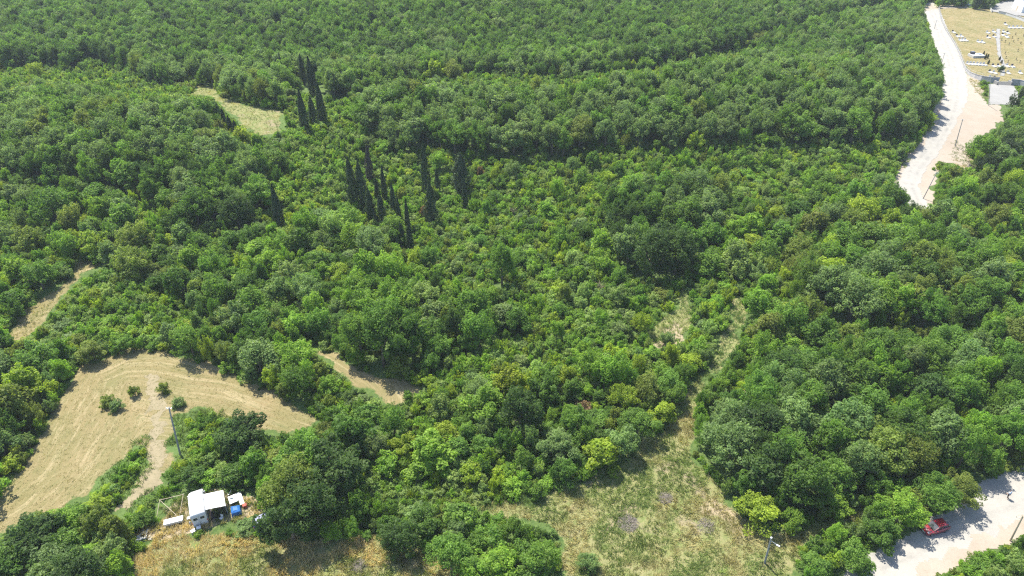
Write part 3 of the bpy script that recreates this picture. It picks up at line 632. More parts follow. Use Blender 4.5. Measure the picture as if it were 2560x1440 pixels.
for i, t in enumerate(trees):
    if t['name'] and not t['label']:
        lm = min(LM, key=lambda q: math.hypot(q[1]-U[i, 0], (q[2]-U[i, 1])*1.3))
        sizes = {'T': 'large', 'M': 'small', 'S': 'tall', 'L': 'low'}[t['cls']]
        base = (sizes+' '+near_tint(t['tint'])+' '+('tree' if t['name'] == 'broadleaf_tree' else 'bush'), side(U[i, 0]-lm[1], U[i, 1]-lm[2])+' '+lm[0])
        groups.setdefault(base, []).append(i)
ORD = ['leftmost', 'second from left', 'third from left', 'fourth from left', 'fifth from left', 'sixth from left', 'seventh from left', 'eighth from left', 'ninth from left', 'tenth from left']
CNT = ['', '', 'two', 'three', 'four', 'five', 'six', 'seven', 'eight', 'nine', 'ten']
for (a, b), ids in groups.items():
    ids.sort(key=lambda i: U[i, 0])
    for k, i in enumerate(ids):
        if len(ids) == 1: trees[i]['label'] = a+' '+b
        elif len(ids) <= 10: trees[i]['label'] = '%s %s, %s' % (a, b, ORD[k] if k < len(ids)-1 else 'rightmost')
        else: trees[i]['label'] = '%s %s, %dth from left' % (a, b, k+1)
for t in trees:
    if t['label'] and len(t['label'].split()) > 16: t['label'] = t['label'].replace(' the ', ' ').replace(' and ', ' ')
proto = {}
for t in trees:
    if not t['name']: continue
    key = (t['cls'], t['var']); cm, tm = VAR[t['cls']][t['var']]
    grp = {'broadleaf_tree': 'broadleaf trees of the woods', 'bush': 'bushes of the scrub', 'pine_tree': 'pines by the sandy lot'}[t['name']]
    e = empty(t['name'], (t['x'], t['y'], t['z']-0.05), t['rot'], t['label'], {'broadleaf_tree': 'tree', 'bush': 'bush', 'pine_tree': 'pine tree'}[t['name']], grp)
    e.scale = (t['s'], t['s'], t['sz'])
    if key not in proto:
        c = link(cm.name.split('.')[0], cm, None, e); tr = link(tm.name.split('.')[0], tm, None, e) if tm else None
        proto[key] = (c, tr)
    else:
        c0, t0 = proto[key]; c = c0.copy(); COL.objects.link(c); c.parent = e
        if t0: tr = t0.copy(); COL.objects.link(tr); tr.parent = e
    c['tint'] = t['tint']
def instancer(name, kind_of, label, cat):
    rows = [t for t in trees if not t['name'] and t['cls'] in kind_of]
    keys = sorted({(t['cls'], t['var']) for t in rows})
    V = [(t['x'], t['y'], t['z']-.05) for t in rows]
    me = bpy.data.meshes.new(name); me.vertices.add(len(V)); me.vertices.foreach_set('co', np.array(V, np.float32).ravel())
    def att(nm, typ, arr, f): me.attributes.new(nm, typ, 'POINT').data.foreach_set(f, np.asarray(arr).ravel())
    att('vid', 'INT', np.array([keys.index((t['cls'], t['var'])) for t in rows], np.int32), 'value')
    att('rz', 'FLOAT', np.array([t['rot'] for t in rows], np.float32), 'value')
    att('sc', 'FLOAT_VECTOR', np.array([(t['s'], t['s'], t['sz']) for t in rows], np.float32), 'vector')
    att('tint', 'FLOAT_COLOR', np.array([(*t['tint'], 1) for t in rows], np.float32), 'color')
    o = link(name, me); tag(o, label, cat, kind='stuff')
    ng = bpy.data.node_groups.new(name, 'GeometryNodeTree')
    ng.interface.new_socket('Geometry', in_out='INPUT', socket_type='NodeSocketGeometry'); ng.interface.new_socket('Geometry', in_out='OUTPUT', socket_type='NodeSocketGeometry')
    n, l = ng.nodes, ng.links; gi = n.new('NodeGroupInput'); go = n.new('NodeGroupOutput'); jn = n.new('GeometryNodeJoinGeometry')
    def named(nm, typ):
        q = n.new('GeometryNodeInputNamedAttribute'); q.data_type = typ; q.inputs[0].default_value = nm; return q.outputs[0]
    vid, rz, sc = named('vid', 'INT'), named('rz', 'FLOAT'), named('sc', 'FLOAT_VECTOR')
    cx = n.new('ShaderNodeCombineXYZ'); l.new(rz, cx.inputs[2]); er = n.new('FunctionNodeEulerToRotation'); l.new(cx.outputs[0], er.inputs[0])
    for k, key in enumerate(keys):
        if key not in proto: continue
        cmp_ = n.new('FunctionNodeCompare'); cmp_.data_type = 'INT'; cmp_.operation = 'EQUAL'; l.new(vid, cmp_.inputs[2]); cmp_.inputs[3].default_value = k
        for src in proto[key][:1] if key[0] != 'T' else proto[key]:
            if src is None: continue
            oi = n.new('GeometryNodeObjectInfo'); oi.inputs[0].default_value = src; oi.transform_space = 'ORIGINAL'
            ip = n.new('GeometryNodeInstanceOnPoints'); l.new(gi.outputs[0], ip.inputs['Points']); l.new(cmp_.outputs[0], ip.inputs['Selection'])
            oi.inputs['As Instance'].default_value = True
            l.new(oi.outputs['Geometry'], ip.inputs['Instance']); l.new(er.outputs[0], ip.inputs['Rotation']); l.new(sc, ip.inputs['Scale'])
            l.new(ip.outputs[0], jn.inputs[0])
    l.new(jn.outputs[0], go.inputs[0])
    md = o.modifiers.new('instances', 'NODES'); md.node_group = ng
    return o
instancer('wood', 'TM', 'dense green broadleaf wood stretching away behind the single trees', 'wood')
instancer('scrub', 'SL', 'mixed low green scrub filling the gaps between the trees', 'scrub')

# cypresses: (base u, base v, top v, width px, variant, label)
for k, (u, v, vt, w, vi, lb) in enumerate(CY):
    p = P(u, v); h = htop(u, v, vt); d = float(proj(p.x, p.y, p.z+h/2)[2]); R = w*d/F/2
    e = empty('cypress_tree', (p.x, p.y, p.z), k*1.3, lb, 'cypress', 'cypresses of the valley'); e.scale = (R, R, h/10)
    c = link('crown', CYP[vi], None, e); c['tint'] = (0.036, 0.060, 0.024) if vi != 2 else (0.048, 0.076, 0.030)
    if k == 9: c['tint'] = (0.07, 0.065, 0.05)
    link('trunk', CYPT, None, e)

# ------------------------------------------------------------------ grass (stuff)
def grass(name, polys, dens, hh, label, colf, seed, blades=7, w=0.07, lean=0.5, maxn=60000):
    r = np.random.default_rng(seed); pts = []
    for poly in polys:
        gp = [P(*q) for q in poly]; x0, x1 = min(q.x for q in gp), max(q.x for q in gp); y0, y1 = min(q.y for q in gp), max(q.y for q in gp)
        n = int((x1-x0)*(y1-y0)*dens); x = r.uniform(x0, x1, n); y = r.uniform(y0, y1, n)
        ax = x+(fbm(x, y, 3.0)-.5)*3; ay = y+(fbm(x+400, y, 3.0)-.5)*3
        ok = inpoly(ax, ay, [(q.x, q.y) for q in gp]); pts.append(np.stack([x[ok], y[ok]], -1))
    p = np.concatenate(pts)
    if len(p) > maxn: p = p[r.choice(len(p), maxn, replace=False)]
    n = len(p); f = fbm(p[:, 0]+900, p[:, 1], 5.0); f2 = vnoise(p[:, 0], p[:, 1]+300, 1.6)
    keep = f2 > 0.10; p, f, f2 = p[keep], f[keep], f2[keep]; n = len(p)
    base = np.concatenate([p, H(p[:, 0], p[:, 1])[:, None]], 1)
    hgt = r.uniform(*hh, n)*(0.6+0.8*f2)
    ang = fbm(p[:, 0], p[:, 1]+40, 6.0)*12
    col = colf(f, f2, r)
    B = np.repeat(base, blades, 0); hb = np.repeat(hgt, blades)*r.uniform(.6, 1.1, n*blades); a = np.repeat(ang, blades)+r.normal(0, .9, n*blades)
    le = r.uniform(.2, 1, n*blades)*lean*2; nb_ = len(B)
    B[:, :2] += r.normal(0, .16, (nb_, 2))
    d = np.stack([np.cos(a)*le, np.sin(a)*le, np.ones(nb_)], -1); d /= np.linalg.norm(d, axis=1, keepdims=True)
    t = r.uniform(0, pi, nb_); wv = np.stack([np.cos(t), np.sin(t), 0*t], -1)*w*.5
    top = B+d*hb[:, None]
    V = np.stack([B-wv, B+wv, top+wv*.5, top-wv*.5], 1).reshape(-1, 3); Fq = np.arange(nb_*4).reshape(-1, 4)
    c4 = np.repeat(np.repeat(col, blades, 0)*r.uniform(.8, 1.2, (nb_, 1)), 4, 0)
    me = npmesh(name, V, Fq, {'tint': ('FLOAT_COLOR', np.concatenate([c4, np.ones((len(c4), 1))], 1)), 'vary': ('FLOAT', np.repeat(r.random(nb_), 4))})
    tag(link(name, me, M_GRASS), label, 'grass', kind='stuff')
def mixc(a, b, t): return np.array(a)[None]*(1-t[:, None])+np.array(b)[None]*t[:, None]
cs = lambda f, f2, r: mixc((0.13, 0.180, 0.045), (0.31, 0.275, 0.125), np.clip((f-.47)*6+r.normal(0, .25, len(f)), 0, 1))
cs2 = lambda f, f2, r: mixc((0.15, 0.185, 0.055), (0.44, 0.35, 0.165), np.clip((f-.36)*6+r.normal(0, .25, len(f)), 0, 1))
cg = lambda f, f2, r: mixc((0.09, 0.16, 0.04), (0.22, 0.27, 0.10), np.clip((f-.3)*2.2+r.normal(0, .2, len(f)), 0, 1))
grass('clearing_grass', [CLEAR], 11.0, (.25, .6), 'dry yellow and green grass of the straw clearing', cs, 21, lean=.8)
grass('straw_grass', [STRAW, CAMP], 10.0, (.35, .9), 'tall straw-coloured grass below the camper van', cs2, 22, lean=.7)
grass('green_grass', GREENGRASS[:3]+[GREENCLEAR]+HERB+SCRUBGRASS, 6.0, (.3, .7), 'fresh green grass at the wood edges', cg, 23)
grass('upper_grass', [UPCLEAR, LANE], 2.5, (.2, .45), 'short yellow grass of the upper clearing and lane', cs, 24, blades=5)
grass('roadside_grass', [[(2330,1480),(2440,1405),(2560,1368),(2700,1320),(2700,1480)], [(2425,195),(2470,215),(2468,262),(2440,230)], [(2385,350),(2430,372),(2425,420),(2380,400)], [(2390,1225),(2430,1250),(2420,1268),(2380,1262)]], 3.0, (.2, .5), 'thin dry roadside grass and weeds', cs, 25, maxn=20000)
grass('field_stubble', [FIELD], 3.5, (.06, .16), 'thin mown stubble on the hay field', lambda f, f2, r: mixc((.15, .17, .06), (.28, .24, .12), np.clip(f2+r.normal(0, .2, len(f)), 0, 1)), 26, blades=5, maxn=30000)
grass('cemetery_grass', [CEM], 0.8, (.1, .25), 'short yellowing grass of the cemetery lawn', cs, 27, blades=4, maxn=9000)

# ------------------------------------------------------------------ OBJECTS
M_WHITE = mat('white_paint', (0.50, 0.505, 0.51), 0.35, var=0.05, coat=0.3); M_GREYP = mat('grey_plastic', (0.35, 0.36, 0.37), 0.5, var=0.1)
M_GLASS = mat('dark_glass', (0.02, 0.025, 0.03), 0.06, var=0.1, spec=0.8); M_TYRE = mat('tyre', (0.02, 0.02, 0.02), 0.85, var=0.2)
M_CHROME = mat('chrome', (0.7, 0.7, 0.7), 0.2, 1.0, var=0.05); M_RED = mat('red_paint', (0.22, 0.006, 0.018), 0.3, var=0.06, spec=0.6, coat=1.0)
M_NAVY = mat('dark_blue_paint', (0.015, 0.035, 0.14), 0.3, var=0.1, coat=0.8); M_LAMP = mat('lamp_glass', (0.85, 0.85, 0.85), 0.08, var=0.03, spec=0.9)
M_TAIL = mat('red_lamp', (0.35, 0.02, 0.02), 0.2); M_CANVAS = mat('white_canvas', (0.62, 0.62, 0.61), 0.8, var=0.04, scale=1.5)
M_TARP = mat('blue_tarp', (0.015, 0.10, 0.30), 0.45, var=0.25, scale=2.5, bump=0.6); M_WOOD = mat('weathered_wood', (0.42, 0.35, 0.25), 0.8, var=0.25, scale=6)
M_POLE = mat('grey_concrete', (0.24, 0.24, 0.235), 0.85, var=0.15, scale=2); M_STEEL = mat('galvanised_steel', (0.5, 0.51, 0.52), 0.45, 0.6, var=0.08)
M_STONE = mat('white_marble', (0.45, 0.45, 0.445), 0.4, var=0.07, scale=2); M_DSTONE = mat('dark_granite', (0.05, 0.05, 0.07), 0.25, var=0.2, scale=5)
M_GSTONE = mat('grey_stone', (0.33, 0.33, 0.34), 0.8, var=0.2, scale=1.2); M_MARK = mat('old_wood_marker', (0.10, 0.09, 0.05), 0.9, var=0.3)
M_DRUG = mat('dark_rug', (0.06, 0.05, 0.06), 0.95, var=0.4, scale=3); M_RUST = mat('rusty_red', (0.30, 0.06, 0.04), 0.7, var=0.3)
M_TWIG = mat('dry_twigs', (0.19, 0.165, 0.14), 0.9, var=0.35, scale=5); M_SKIN = mat('skin', (0.42, 0.26, 0.19), 0.6, var=0.05)
M_SHIRT = mat('light_blue_cloth', (0.50, 0.62, 0.80), 0.9, var=0.06); M_TROU = mat('dark_cloth', (0.02, 0.022, 0.035), 0.9, var=0.15); M_HAIR = mat('dark_hair', (0.03, 0.025, 0.02), 0.7, var=0.3)
def zg(p): return (p.x, p.y, p.z)
def rrect(w, z0, z1, r, y, n=4, top_r=None):
    tr = top_r or r; pts = []
    for cx, cz, a0, rr in ((w/2-r, z0+r, -90, r), (w/2-tr, z1-tr, 0, tr), (-w/2+tr, z1-tr, 90, tr), (-w/2+r, z0+r, 180, r)):
        for i in range(n+1):
            a = radians(a0+90*i/n); pts.append((cx+rr*cos(a), y, cz+rr*sin(a)))
    return pts
def wheel(parent, x, y, r=0.34, w=0.22):
    t = MB().disc((0, 0, 0), r, 'X', w, 22).build('wheel', M_TYRE, parent, (x, y, r), bevel=0.03)
    MB().disc((0, 0, 0), r*0.62, 'X', w+0.02, 16).build('rim', M_CHROME, t); return t

# --- camper van: origin under the middle of its rear doors, nose towards +Y
yaw = math.atan2(1.7, 3.6)
vp = P(503, 1318); vp = Vector((-45.05, 62.55, float(H(-45.05, 62.55))))
van = empty('camper_van', zg(vp), yaw, 'white high-roof camper van with its awning out beside the dark trees', 'camper van')
secs = [rrect(2.02, .55, 2.62, .14, 0.0, top_r=.34), rrect(2.10, .42, 2.72, .14, 0.14, top_r=.36), rrect(2.12, .38, 2.78, .14, 1.2, top_r=.36), rrect(2.12, .38, 2.78, .14, 3.6, top_r=.38),
        rrect(2.10, .38, 2.70, .14, 4.2, top_r=.45), rrect(2.04, .38, 2.46, .14, 4.65, top_r=.5), rrect(1.96, .38, 1.75, .14, 5.1, top_r=.3), rrect(1.90, .38, 1.25, .14, 5.4, top_r=.2), rrect(1.84, .40, 1.10, .14, 6.0, top_r=.18), rrect(1.66, .48, .90, .12, 6.2, top_r=.12)]
MB().loft(secs).build('body', M_WHITE, van, smooth=True)
for x, y in ((-.98, 1.1), (.98, 1.1), (-.98, 5.2), (.98, 5.2)): wheel(van, x, y)
for sx in (-1, 1):
    d = MB().box((sx*.49, -.035, 1.42), (.94, .05, 1.72), rx=0.0).build('rear_door', M_WHITE, van, bevel=.02)
    MB().box((sx*.47, -.068, 1.80), (.56, .02, .46)).build('window', M_GLASS, d, bevel=.008)
    MB().box((sx*.12, -.075, 1.22), (.05, .03, .16)).build('handle', M_GREYP, d)
    MB().box((sx*.99, -.03, .98), (.10, .06, .42)).build('tail_light', M_TAIL, van)
    MB().box((sx*1.14, 4.85, 1.55), (.22, .12, .3)).build('mirror', M_GREYP, van, bevel=.02)
    MB().add([(sx*1.068, 3.75, 1.35), (sx*1.04, 4.65, 1.35), (sx*1.0, 4.3, 2.02), (sx*1.055, 3.75, 2.1)], [(0, 1, 2, 3)]) if False else None
    MB().box((sx*1.055, 4.3, 1.75), (.02, .75, .55), ry=0).build('side_window', M_GLASS, van, bevel=.005)
MB().box((0, 4.93, 2.04), (1.62, .04, .82), rx=radians(34)).build('windscreen', M_GLASS, van, bevel=.01)
MB().box((0, -.06, .48), (2.0, .16, .18)).build('bumper', M_GREYP, van, bevel=.03)
v1 = MB().box((-.1, 1.35, 2.815), (.62, .52, .09), taper=.85).build('roof_vent', mat('grey_vent', (0.45, .46, .48), .5), van, bevel=.02)
MB().box((-.05, 3.2, 2.80), (.7, .5, .07), taper=.85).build('skylight', M_WHITE, van, bevel=.02)
MB().box((-1.075, 1.9, 1.75), (.03, .9, .5)).build('side_window', M_GLASS, van, bevel=.006)
aw = MB().loft([[(1.10, .45, 2.50), (1.10, 3.45, 2.50), (1.10, 3.45, 2.54), (1.10, .45, 2.54)], [(2.4, .42, 2.30), (2.4, 3.45, 2.30), (2.4, 3.45, 2.33), (2.4, .42, 2.33)], [(3.75, .3, 2.12), (3.75, 3.35, 2.12), (3.75, 3.35, 2.16), (3.75, .3, 2.16)]]).build('awning', M_CANVAS, van)
MB().tube([(1.14, .4, 2.54), (1.14, 3.5, 2.54)], .07, 8).build('cassette', M_GREYP, aw)
for y in (.36, 3.3): MB().tube([(3.71, y, 0.02), (3.71, y, 2.10)], .028, 6).build('leg', M_STEEL, aw)
MB().box((3.76, 1.82, 2.07), (.03, 3.05, .16)).build('valance', M_CANVAS, aw)
for x in (-.75, .75): MB().box((x, 2.3, 2.80), (.05, 3.2, .04)).build('roof_rail', M_GREYP, van)
def onvan(x, y, z=0.0):
    c, s_ = cos(yaw), sin(yaw); X = vp.x+c*x-s_*y; Y = vp.y+s_*x+c*y; return Vector((X, Y, float(H(X, Y))+z))
def single(name, mb, m, loc, rz, label, cat, group=None, bevel=0.0, smooth=False):
    o = mb.build(name, m, None, zg(loc), smooth=smooth, bevel=bevel); o.rotation_euler = (0, 0, rz); return tag(o, label, cat, group)
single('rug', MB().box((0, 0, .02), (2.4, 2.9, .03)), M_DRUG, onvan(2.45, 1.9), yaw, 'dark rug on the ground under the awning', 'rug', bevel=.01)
t = empty('folding_table', zg(onvan(4.75, 2.4)), yaw+.1, 'pale grey folding table standing right of the awning', 'table')
MB().box((0, 0, .72), (1.2, 1.5, .05)).build('table_top', M_CONC if False else mat('pale_table', (.55, .57, .55), .6, var=.1), t, bevel=.015)
for x in (-.5, .5):
    for y in (-.65, .65): MB().tube([(x, y, 0), (x, y, .7)], .02, 6).build('leg', M_STEEL, t)
single('storage_box', MB().box((0, 0, .12), (.5, .4, .24)), M_WHITE, Vector(onvan(4.6, 2.7, .745)), yaw, 'small white box lying on the grey folding table', 'box', bevel=.03)
bc = empty('bench', zg(onvan(5.75, 2.3)), yaw+.12, 'long white bench at the right of the camping place', 'bench')
MB().box((0, 0, .46), (.62, 2.5, .07)).build('seat', M_WHITE, bc, bevel=.02)
for y in (-1, 1): MB().box((0, y, .22), (.5, .08, .42)).build('leg', M_STEEL, bc)
tp = MB(); tp.loft([[(-.75, -.8, 0), (.75, -.75, 0), (.8, .7, 0), (-.7, .8, 0)], [(-.62, -.65, .85), (.62, -.6, .7), (.66, .55, .75), (-.58, .65, .95)], [(-.3, -.35, 1.02), (.3, -.3, .9), (.28, .3, .95), (-.28, .32, 1.08)]])
single('covered_stack', tp, M_TARP, onvan(4.85, .25), yaw, 'stack covered with a bright blue tarpaulin at the awning corner', 'tarpaulin', bevel=.06)
single('crate', MB().box((0, 0, .25), (.55, .5, .5), taper=.95).box((0, 0, .52), (.6, .55, .05)), M_RUST, onvan(6.15, .75), yaw, 'rusty red crate at the near end of the white bench', 'crate', bevel=.02)
def chair(loc, rz, label):
    e = empty('camping_chair', zg(loc), rz, label, 'chair', 'chairs at the camper')
    MB().box((0, 0, .42), (.46, .44, .05)).build('seat', M_WHITE, e, bevel=.01); MB().box((0, -.22, .72), (.46, .04, .5), rx=.15).build('backrest', M_WHITE, e, bevel=.01)
    for x in (-.2, .2):
        for y in (-.19, .19): MB().tube([(x, y, 0), (x, y, .4)], .02, 6).build('leg', M_WHITE, e)
chair(onvan(2.75, -.15), yaw+2.4, 'white plastic chair in front of the dark awning shade')
chair(onvan(4.35, 3.9), yaw+1.2, 'white chair at the far outer corner of the awning')
single('tub', MB().tube([(0, 0, 0), (0, 0, .05), (0, 0, .38)], [.38, .44, .5], 20), M_WHITE, P(598, 1246), 0, 'round pale tub on the bare ground behind the bench', 'tub', bevel=.02)
single('gas_bottle', MB().tube([(0, 0, 0), (0, 0, .08), (0, 0, .45), (0, 0, .56), (0, 0, .66)], [.14, .16, .16, .09, .05], 14), M_GREYP, onvan(-1.45, .95), 0, 'grey gas bottle by the left rear wheel of the van', 'bottle', smooth=True)
single('cool_box', MB().box((0, 0, .22), (.6, .42, .44)).box((0, 0, .47), (.64, .46, .06)), M_WHITE, onvan(-1.5, 1.9), yaw, 'pale cool box against the left side of the van', 'box', bevel=.03)
single('storage_box', MB().box((0, 0, .4), (.55, .45, .8)).box((0, 0, .82), (.6, .5, .04)), M_WHITE, onvan(-.35, -.75), yaw, 'tall white box standing behind the left rear door', 'box', bevel=.03)
single('storage_box', MB().box((0, 0, .25), (.6, .5, .5)).box((0, 0, .51), (.64, .54, .03)), M_WHITE, onvan(-1.15, -.75), yaw+.3, 'low white box left of the tall white box', 'box', bevel=.03)
wt = empty('trestle_table', zg(P(437, 1308)), math.atan2(.75, 2.2), 'long white table left of the van among sticks', 'table')
MB().box((0, 0, .74), (2.6, .85, .05)).box((0, -.44, .55), (2.6, .03, .42)).build('table_top', M_CANVAS, wt, bevel=.01)
for x in (-1.15, 1.15): MB().box((x, 0, .36), (.06, .6, .7)).build('leg', M_WOOD, wt)
fr = empty('stick_frame', zg(P(430, 1285)), 0.05, 'leaning frame of thin pale poles behind the white table', 'frame')
for a, b in (((-1.9, -1.2, 0), (-1.9, 1.6, 1.5)), ((1.3, -.9, 0), (1.3, 2.4, 1.6)), ((-1.9, 1.5, 1.4), (1.3, 2.3, 1.5)), ((-1.9, 1.5, 1.35), (1.0, -.6, .4))): MB().tube([a, b], .035, 6).build('pole', M_WOOD, fr)
def heap(name, m, loc, R, hh, n, seed, label, cat, flat=False):
    r = random.Random(seed); b = MB()
    for i in range(n):
        a = r.uniform(0, 2*pi); q = R*math.sqrt(r.random()); z = hh*(1-(q/R)**1.5)*r.uniform(.2, 1)
        if flat: b.box((q*cos(a), q*sin(a), z*.5+.05), (r.uniform(.2, .5), r.uniform(.2, .45), r.uniform(.12, .28)), rz=r.uniform(0, 3), rx=r.uniform(-.5, .5), ry=r.uniform(-.5, .5))
        else:
            d = Vector((r.uniform(-1, 1), r.uniform(-1, 1), r.uniform(-.15, .45))).normalized()*r.uniform(.3, .9); c = Vector((q*cos(a), q*sin(a), z+.05)); b.tube([c-d/2, c+d/2], [.022, .01], 4)
    return single(name, b, m, loc, 0, label, cat, bevel=.03 if flat else 0)
heap('rubbish_heap', M_WHITE, P(361, 1342), 1.1, .4, 22, 3, 'heap of white bags lying at the bottom left of the camp', 'heap', True)
heap('brush_heap', M_TWIG, P(1570, 1308), 1.5, .35, 420, 4, 'large grey heap of dry twigs in the middle of the clearing', 'heap')
heap('brush_heap', M_TWIG, P(1664, 1246), 1.1, .28, 260, 5, 'smaller grey twig heap higher up in the clearing', 'heap')
heap('brush_heap', M_TWIG, P(897, 1416), 1.1, .4, 260, 6, 'grey twig heap in the straw at the bottom edge', 'heap')
heap('brush_heap', M_TWIG, P(1765, 1315), 1.3, .15, 180, 7, 'thin spread of grey twigs by the bare patch', 'heap')

for k, (u, v, h) in enumerate(((893, 712, 4.5), (1284, 545, 4.0), (1500, 735, 3.6), (1860, 1215, 5.0))):
    q = P(u, v); e = empty('dead_tree', zg(q), k, ['pale bare dead tree in the scrub left of centre', 'pale leaning dead tree in the upper scrub', 'bare grey dead tree on the centre scrub slope', 'bare grey tree at the lower left of the right-hand wood'][k], 'tree')
    e.scale = (.8, .8, h/4.8); link('trunk', trunk_mesh('trunk', 4.8, 2.1, 0.09, 700+k, 11), None, e).data.materials[0] = M_DEADWOOD
# --- cars: origin under the middle, nose towards +Y
def make_car(name, loc, rz, paint, roofm, label, group=None):
    c = empty(name, loc, rz, label, 'car', group)
    S_ = [rrect(1.30, .32, .62, .1, -1.98), rrect(1.62, .24, .80, .12, -1.86), rrect(1.70, .2, .92, .12, -1.3), rrect(1.72, .2, .93, .12, 0), rrect(1.70, .2, .90, .12, .9), rrect(1.66, .2, .80, .12, 1.45), rrect(1.56, .22, .68, .12, 1.82), rrect(1.2, .30, .52, .1, 1.97)]
    MB().loft(S_).build('body', paint, c, smooth=True)
    MB().loft([rrect(1.50, .85, .95, .03, -1.78), rrect(1.36, .85, 1.34, .06, -1.42), rrect(1.34, .85, 1.42, .06, -.5), rrect(1.34, .85, 1.38, .06, .25), rrect(1.52, .85, .93, .03, 1.02)]).build('window', M_GLASS, c)
    MB().loft([rrect(1.30, 1.36, 1.40, .02, -1.40), rrect(1.26, 1.40, 1.475, .03, -.6), rrect(1.26, 1.36, 1.44, .03, .18)]).build('roof', roofm, c, bevel=.01)
    for sx in (-1, 1):
        MB().tube([(sx*.70, 1.0, .94), (sx*.655, .28, 1.38)], .035, 6).build('pillar', paint, c)
        MB().tube([(sx*.79, -.25, .93), (sx*.675, -.3, 1.39)], .035, 6).build('pillar', paint, c)
        MB().disc((sx*.58, 1.80, .66), .12, 'Y', .12, 14).build('headlight', M_LAMP, c, bevel=.02)
        MB().box((sx*.64, -1.88, .72), (.18, .1, .26)).build('tail_light', M_TAIL, c, bevel=.02)
        MB().box((sx*.93, .62, .98), (.18, .12, .13)).build('mirror', paint, c, bevel=.03)
    MB().box((0, 1.95, .44), (.9, .05, .10)).build('grille', M_CHROME, c, bevel=.01)
    MB().box((0, 1.985, .34), (.5, .015, .11)).build('number_plate', M_WHITE, c)
    for x, y in ((-.78, 1.25), (.78, 1.25), (-.78, -1.2), (.78, -1.2)): wheel(c, x, y, .30, .2)
    return c
cx, cy_ = 61.0, 61.9
make_car('parked_car', (cx, cy_, float(H(cx, cy_))+.03), math.atan2(-1.15, -4.0)-pi/2, M_RED, M_RED, 'small red car on the pale road, half in the hedge shade')
p = P(668, 1306); make_car('parked_car', zg(p), radians(-60), M_NAVY, M_NAVY, 'dark blue car parked under the dark trees right of the camp')

# --- utility poles and lamps
def pole(u, v, ut, vt, label, r=0.11, lamp=None, m=M_POLE):
    p = P(u, v); h = htop(u, v, vt); uu, vv, d = proj(p.x, p.y, p.z+h); dx = (ut-float(uu))*float(d)/F
    e = empty('street_lamp' if lamp else 'utility_pole', zg(p), 0, label, 'street lamp' if lamp else 'pole', None if lamp else 'poles along the roads')
    MB().tube([(0, 0, -.4), (dx, 0, h)], [r*1.25, r*.8], 10).build('shaft', m, e)
    if lamp == 'arm':
        ar = MB().tube([(dx, 0, h-.5), (dx+.75, -.5, h-.75)], .035, 6).build('arm', M_STEEL, e); MB().box((dx+.9, -.6, h-.8), (.5, .22, .1), rz=-.6).build('lamp_head', M_WHITE, ar, bevel=.02)
        MB().tube([(dx, 0, h-.02), (dx, 0, h+.12)], .13, 10).build('cap', M_WHITE, e)
    elif lamp == 'ring':
        MB().tube([(dx+.45*(cos(a)-1), 0, h-.1+.35*sin(a)) for a in [i*2*pi/14 for i in range(15)]], .03, 5).build('ring', M_WOOD, e)
    else:
        MB().box((dx, 0, h-.25), (.9, .06, .07)).build('crossarm', M_STEEL, e)
        for s_ in (-.38, .38): MB().tube([(dx+s_, 0, h-.22), (dx+s_, 0, h-.05)], .05, 8).build('insulator', M_LAMP, e)
pole(450, 1137, 422, 1018, 'tall grey concrete pole standing between field track and camper', .13)
pole(1912, 1408, 1928, 1345, 'grey street lamp with short arm at the clearing bottom', .12, 'arm')
pole(2526, 1352, 2558, 1290, 'brown wooden pole with wire ring beside the lower road', .11, 'ring', M_WOOD)
pole(2388, 366, 2407, 298, 'thin grey pole on the sandy lot', .10)
pole(2307, 497, 2342, 431, 'grey pole leaning over bushes at the upper road end', .10)
pole(2352, 166, 2362, 132, 'thin pole at the wood edge beside the upper road', .08)
pole(2336, 72, 2342, 50, 'far thin pole on the upper road near the lawn', .08)
pole(2472, 264, 2477, 190, 'steel lamp post in front of the cemetery wall', .09, None, M_STEEL)
pole(2508, 655, 2519, 622, 'slim pale pole sticking out of the right-hand wood', .08)

# --- person on the road
def skinned(name, verts, edges, radii, m, parent=None, sub=1, root=0):
    me = bpy.data.meshes.new(name); bm = bmesh.new(); L = bm.verts.layers.skin.verify(); vs = [bm.verts.new(v) for v in verts]
    for a, b in edges: bm.edges.new((vs[a], vs[b]))
    for i, v in enumerate(vs): v[L].radius = (radii[i], radii[i]) if not isinstance(radii[i], tuple) else radii[i]; v[L].use_root = (i == root)
    bm.to_mesh(me); bm.free(); o = link(name, me, m, parent); o.modifiers.new('skin', 'SKIN').use_smooth_shade = True
    sb = o.modifiers.new('sub', 'SUBSURF'); sb.levels = sb.render_levels = sub; return o
pp = P(2517, 1246)
per = empty('person', zg(pp), radians(20), 'person in light blue top and dark trousers walking in the shaded road', 'person')
bv = [(0,0,.98),(0,0,1.15),(0,0,1.38),(0,.02,1.50),(0,.03,1.57),(0,.04,1.66),(0,.03,1.74), (.18,0,1.42),(.24,-.10,1.14),(.26,.04,.90),(.26,.08,.82), (-.18,0,1.42),(-.25,.10,1.15),(-.27,.28,.96),(-.27,.33,.90),
      (.10,0,.93),(.12,.12,.50),(.12,.02,.09),(.12,.16,.04), (-.10,0,.93),(-.12,-.04,.50),(-.12,-.28,.14),(-.12,-.18,.04)]
be = [(0,1),(1,2),(2,3),(3,4),(4,5),(5,6),(2,7),(7,8),(8,9),(9,10),(2,11),(11,12),(12,13),(13,14),(0,15),(15,16),(16,17),(17,18),(0,19),(19,20),(20,21),(21,22)]
br = [.13,.12,(.15,.11),.055,.05,(.08,.095),.07,.06,.045,.032,.035,.06,.045,.032,.035,.09,.065,.045,.035,.09,.065,.045,.035]
